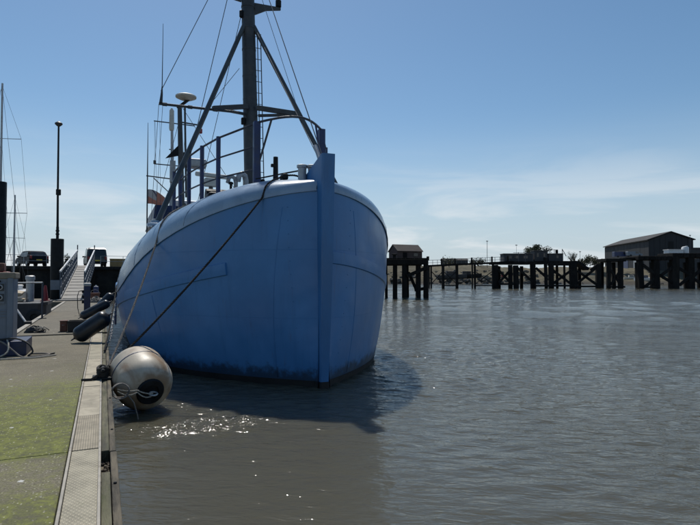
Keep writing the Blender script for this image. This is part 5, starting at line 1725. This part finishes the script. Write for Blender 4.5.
# the big shed: long side runs away to the left, gable faces right
M['clad_dark'] = worn('clad_dark', (0.020, 0.023, 0.027), .75, 0, .2, .15, (0.03, 0.028, 0.026), .5, .3, 1, .1, (6, 6, .4))
M['clad_roof'] = worn('clad_roof', (0.034, 0.032, 0.031), .85, 0, .2, .15, (0.045, 0.04, 0.036), .4, .3, 1, .1, (6, 6, .4))
dA = 188.0
A = at(649, 264, dA); B = at(605, 264, 232.0)
A.z = B.z = 5.4
zE = EYE + (HZ - 240.2) / FPX * dA
long_v = (B - A); Ls = long_v.length; long_v.normalize()
gab_v = Vector((-long_v.y, long_v.x, 0))
if gab_v.dot(rt) < 0: gab_v = -gab_v
Wg = 8.0
def gpx(w):
    p = A + gab_v * w
    dd = p.x * math.sin(YAW) + p.y * math.cos(YAW); u = p.x * math.cos(YAW) - p.y * math.sin(YAW)
    return 350 + FPX * u / dd
while gpx(Wg) < 693 and Wg < 60: Wg += .5
sd = thing('warehouse', 'big dark corrugated warehouse with low pitched roof on the far shore', 'building', A)
hE = zE - A.z
apex = hE + (240.2 - 232.6) / FPX * (dA + 6)
def sp_(l, w, z): return long_v * l + gab_v * w + Vector((0, 0, z))
NPan = 12
for i in range(NPan):
    l0, l1 = Ls * i / NPan + .03, Ls * (i + 1) / NPan - .03
    k = random.uniform(0, .05)
    MB().prism([sp_(l0, -k, -2), sp_(l1, -k, -2), sp_(l1, -k, hE), sp_(l0, -k, hE)], gab_v * .3).build('wall_panel', M['clad_dark'], sd)
MB().prism([sp_(0, .35, -2), sp_(Ls, .35, -2), sp_(Ls, .35, hE - .1), sp_(0, .35, hE - .1)], gab_v * .2).build('inner_wall', M['clad_dark'], sd)
NGp = 8
for l in (0, Ls - .3):
    for i in range(NGp):
        w0, w1 = Wg * i / NGp + .03, Wg * (i + 1) / NGp - .03
        def rz_(w): return hE + (apex - hE) * (1 - abs(w / (Wg / 2) - 1))
        k = random.uniform(-.04, .04)
        MB().prism([sp_(l + k, w0, -2), sp_(l + k, w1, -2), sp_(l + k, w1, rz_(w1) - .05), sp_(l + k, w0, rz_(w0) - .05)], long_v * .3).build('gable_panel', M['clad_dark'], sd)
MB().prism([sp_(0, Wg - .2, -2), sp_(Ls, Wg - .2, -2), sp_(Ls, Wg - .2, hE), sp_(0, Wg - .2, hE)], gab_v * .2).build('rear_wall', M['clad_dark'], sd)
for w0, w1 in ((-.6, Wg / 2), (Wg + .6, Wg / 2)):
    z0 = hE - .1
    MB().prism([sp_(-.5, w0, z0 + .05), sp_(-.5, w1, apex + .05), sp_(-.5, w1, apex + .35), sp_(-.5, w0, z0 + .35)], long_v * (Ls + 1)).build('roof', M['clad_roof'], sd)
MB().prism([sp_(-.06, Wg * .44, hE * .62), sp_(-.06, Wg * .56, hE * .62), sp_(-.06, Wg * .56, hE * .95), sp_(-.06, Wg * .44, hE * .95)], long_v * .1).build('gable_vent', M['black_steel'], sd)
for k, (l0, l1) in enumerate(((Ls * .1, Ls * .3), (Ls * .42, Ls * .62))):
    MB().prism([sp_(l0, -.12, -.5), sp_(l1, -.12, -.5), sp_(l1, -.12, hE * .38), sp_(l0, -.12, hE * .38)], gab_v * .1).build('roller_door', M['rail_blue' if k else 'galv'], sd)
# second building at the right, mast pole, vehicles
c = at(702, 258, 186); c.z = 5.4
b2 = thing('warehouse', 'blue-grey flat-topped building next to the big dark warehouse', 'building', c, -YAW)
w2 = 24 / FPX * 186
MB().box((0, 4, 2.3), (w2, 8, 8.6)).build('wall', M['hut_grey'], b2)
MB().bevbox((0, 4, 6.8), (w2 + .5, 8.5, .4), .05).build('roof', M['clad_dark'], b2)
for i in range(3):
    MB().box((-w2 * .3 + i * w2 * .3, -.02, 3.6), (1.2, .1, 1.0)).build('window', M['glass_dark'], b2)

def van(label, px, py, d, mat, L_=4.6, H_=1.9):
    p = at(px, py, d)
    t = thing('parked_van', label, 'van', p, -YAW, group='vehicles by the warehouse')
    prof = [(-L_ / 2, .3), (-L_ / 2, H_ - .1), (-L_ / 2 + .15, H_), (L_ * .18, H_), (L_ * .33, H_ * .62), (L_ / 2 - .05, H_ * .52), (L_ / 2, .35)]
    MB().prism([(x, -.85, z) for x, z in prof], (0, 1.7, 0)).build('body', M[mat], t)
    MB().prism([(L_ * .02, -.88, H_ * .6), (L_ * .29, -.88, H_ * .6), (L_ * .17, -.88, H_ * .92), (L_ * .02, -.88, H_ * .92)], (0, .05, 0)).build('side_window', M['glass_dark'], t)
    for x in (-L_ * .3, L_ * .3):
        MB().lathe([(.2, -.1), (.34, -.1), (.34, .1), (.2, .1)], (x, -.8, .34), Matrix.Rotation(R(90), 3, 'X'), 16).build('wheel', M['rubber'], t)
van('blue van parked along the wall of the big dark warehouse', 622, 257.6, 186, 'rail_blue', 6, 2.0)
van('pale van parked by the roller door of the big dark warehouse', 634, 256.5, 184, 'cab_grey', 5, 1.7)

def pole(label, px, y0, y1, d, r=.09):
    a = at(px, y1, d); b = at(px, y0, d)
    t = thing('lamp_post', label, 'lamp post', a, group='poles on the far shore')
    h = b.z - a.z
    MB().tube([(0, 0, 0), (0, 0, h)], [r, r * .7], 8).build('shaft', M['rail_steel'], t)
    MB().bevbox((0, 0, h + .12), (.7, .3, .24), .05).build('lamp', M['rail_steel'], t)
pole('tall floodlight pole on the shore behind the footbridge', 487.3, 241.5, 268, 180)
pole('short lamp pole on the bank between trestle and big warehouse', 580.2, 252, 266, 182, .06)
pole('thin pole by the right corner of the big warehouse roof', 690.5, 235.6, 262, 182)
pole('thin lamp pole rising behind the long grey hut', 516.5, 245.5, 264, 182, .05)

# ------------------------------------------------------------------ trees and scrub on the far bank
def mat_leaf(name, a, b):
    m = bpy.data.materials.new(name)
    nt, N, L, p = nodes(m)
    f = noise(nt, 1.2, 3, .6, wpos(nt))
    L.new(mix(nt, ramp(nt, f, .35, .65), a, b), p.inputs['Base Color'])
    p.inputs['Roughness'].default_value = .8
    return m
M['leaf_dark'] = mat_leaf('leaf_dark', (0.030, 0.040, 0.018), (0.06, 0.075, 0.03))
M['leaf_dry'] = mat_leaf('leaf_dry', (0.055, 0.058, 0.03), (0.10, 0.095, 0.05))
M['bark'] = worn('bark', (0.05, 0.043, 0.035), .95, 0, .3, 3)
def tree(label, px, base_py, d, w, h, mat, seed, nleaf=1500, bare=False, name='shore_tree', cat='tree', leaf=.30):
    rnd = random.Random(seed)
    p = at(px, base_py, d)
    t = thing(name, label, cat, (p.x, p.y, p.z - .6))
    tk = MB()
    tk.tube([(0, 0, 0), (.1, 0, h * .25), (.05, .05, h * .5)], [.18, .13, .08], 7)
    tips = []
    for i in range(9 if not bare else 16):
        a = rnd.uniform(0, 6.28); q = rnd.uniform(.1, .5)
        s0 = Vector((.05, 0, h * rnd.uniform(.1, .42)))
        e = Vector((math.cos(a) * w * .5 * rnd.uniform(.4, .95), math.sin(a) * w * .5 * rnd.uniform(.4, .95), h * rnd.uniform(.5, .98)))
        tk.tube([s0, s0.lerp(e, .5) + Vector((0, 0, .1 * h)), e], [.07, .05, .02], 5)
        tips.append(e)
        if bare:
            for j in range(4):
                s1 = s0.lerp(e, rnd.uniform(.4, .9)); tk.tube([s1, s1 + Vector((rnd.uniform(-.6, .6), rnd.uniform(-.6, .6), rnd.uniform(.3, 1.0)))], [.03, .012], 4)
    tk.build('trunk', M['bark'], t)
    cr_ = MB()
    clumps = [(e, rnd.uniform(.16, .3) * w) for e in tips] + [(Vector((rnd.uniform(-.38, .38) * w, rnd.uniform(-.3, .3) * w, h * rnd.uniform(.3, .8))), rnd.uniform(.15, .26) * w) for _ in range(7)]
    for i in range(nleaf):
        c, r = rnd.choice(clumps)
        dv = Vector((rnd.gauss(0, 1), rnd.gauss(0, 1), rnd.gauss(0, .8))).normalized() * r * rnd.random() ** .4
        q = c + dv
        s = leaf * rnd.uniform(.6, 1.3)
        u = Vector((rnd.gauss(0, 1), rnd.gauss(0, 1), rnd.gauss(0, 1))).normalized()
        v = u.cross(Vector((rnd.gauss(0, 1), rnd.gauss(0, 1), rnd.gauss(0, 1)))).normalized()
        cr_.add([q - u * s, q + v * s * .5, q + u * s, q - v * s * .5], [(0, 1, 2, 3)])
    cr_.build('crown', mat, t, fix=False)
tree('broad dark green tree rising behind the huts, left of the pair', 531.5, 262, 178, 6.0, 5.8, M['leaf_dark'], 1, 1600)
tree('broad dark green tree rising behind the huts, right of the pair', 541, 262, 180, 5.6, 5.2, M['leaf_dark'], 2, 1500)
tree('leafless thin tree on the bank right of the squat hut', 571, 264, 176, 3.2, 4.9, M['leaf_dry'], 3, 120, True, leaf=.14)
tree('second leafless thin sapling beside the bare tree on the bank', 574.5, 264, 178, 2.2, 4.1, M['leaf_dry'], 13, 80, True, leaf=.14)
for k, (px, w, h, lab) in enumerate(((583, 4, 2.2, 'low dry bush above the sagging jetty deck'), (590, 5, 3.3, 'rounded olive bush on the bank left of the warehouse'), (599, 4.5, 2.2, 'low olive bush against the left end of the warehouse'), (478, 5, 2.2, 'low bush on the bank right of the floodlight pole foot'), (449, 6, 2.2, 'flat dry bush on the bank behind the footbridge'), (63.5, 2.0, 2.0, 'dark bush on the quay beside the gangway top'))):
    if px > 100:
        tree(lab, px, 264.5, 186, w, h, M['leaf_dry'], 20 + k, 700, False, 'bush', 'bush', .26)
    else:
        tree(lab, px, 268, 66, w, h, M['leaf_dark'], 20 + k, 700, False, 'bush', 'bush', .12)
# houses far behind the footbridge, low
for k, (a, b, y0, lab) in enumerate(((443, 468, 260.2, 'long low grey building far behind the footbridge railing'),)):
    D = 240
    c = at((a + b) / 2, 268, D); c.z = 5.6
    t = thing('far_building', lab, 'building', c, -YAW)
    w = (b - a) / FPX * D
    hh = EYE + (HZ - y0) / FPX * D - 5.6
    MB().box((0, 3, hh / 2 - .5), (w, 6, hh + 1)).build('wall', M['hut_grey'], t)
    MB().prism([(-w / 2 - .3, -.4, hh), (-w / 2 - .3, 3, hh + .9), (-w / 2 - .3, 6.4, hh)], (w + .6, 0, 0)).build('roof', M['clad_roof'], t)
    for i in range(5):
        MB().box((-w * .4 + i * w * .2, -.02, hh * .6), (.9, .1, .8)).build('window', M['glass_dark'], t)
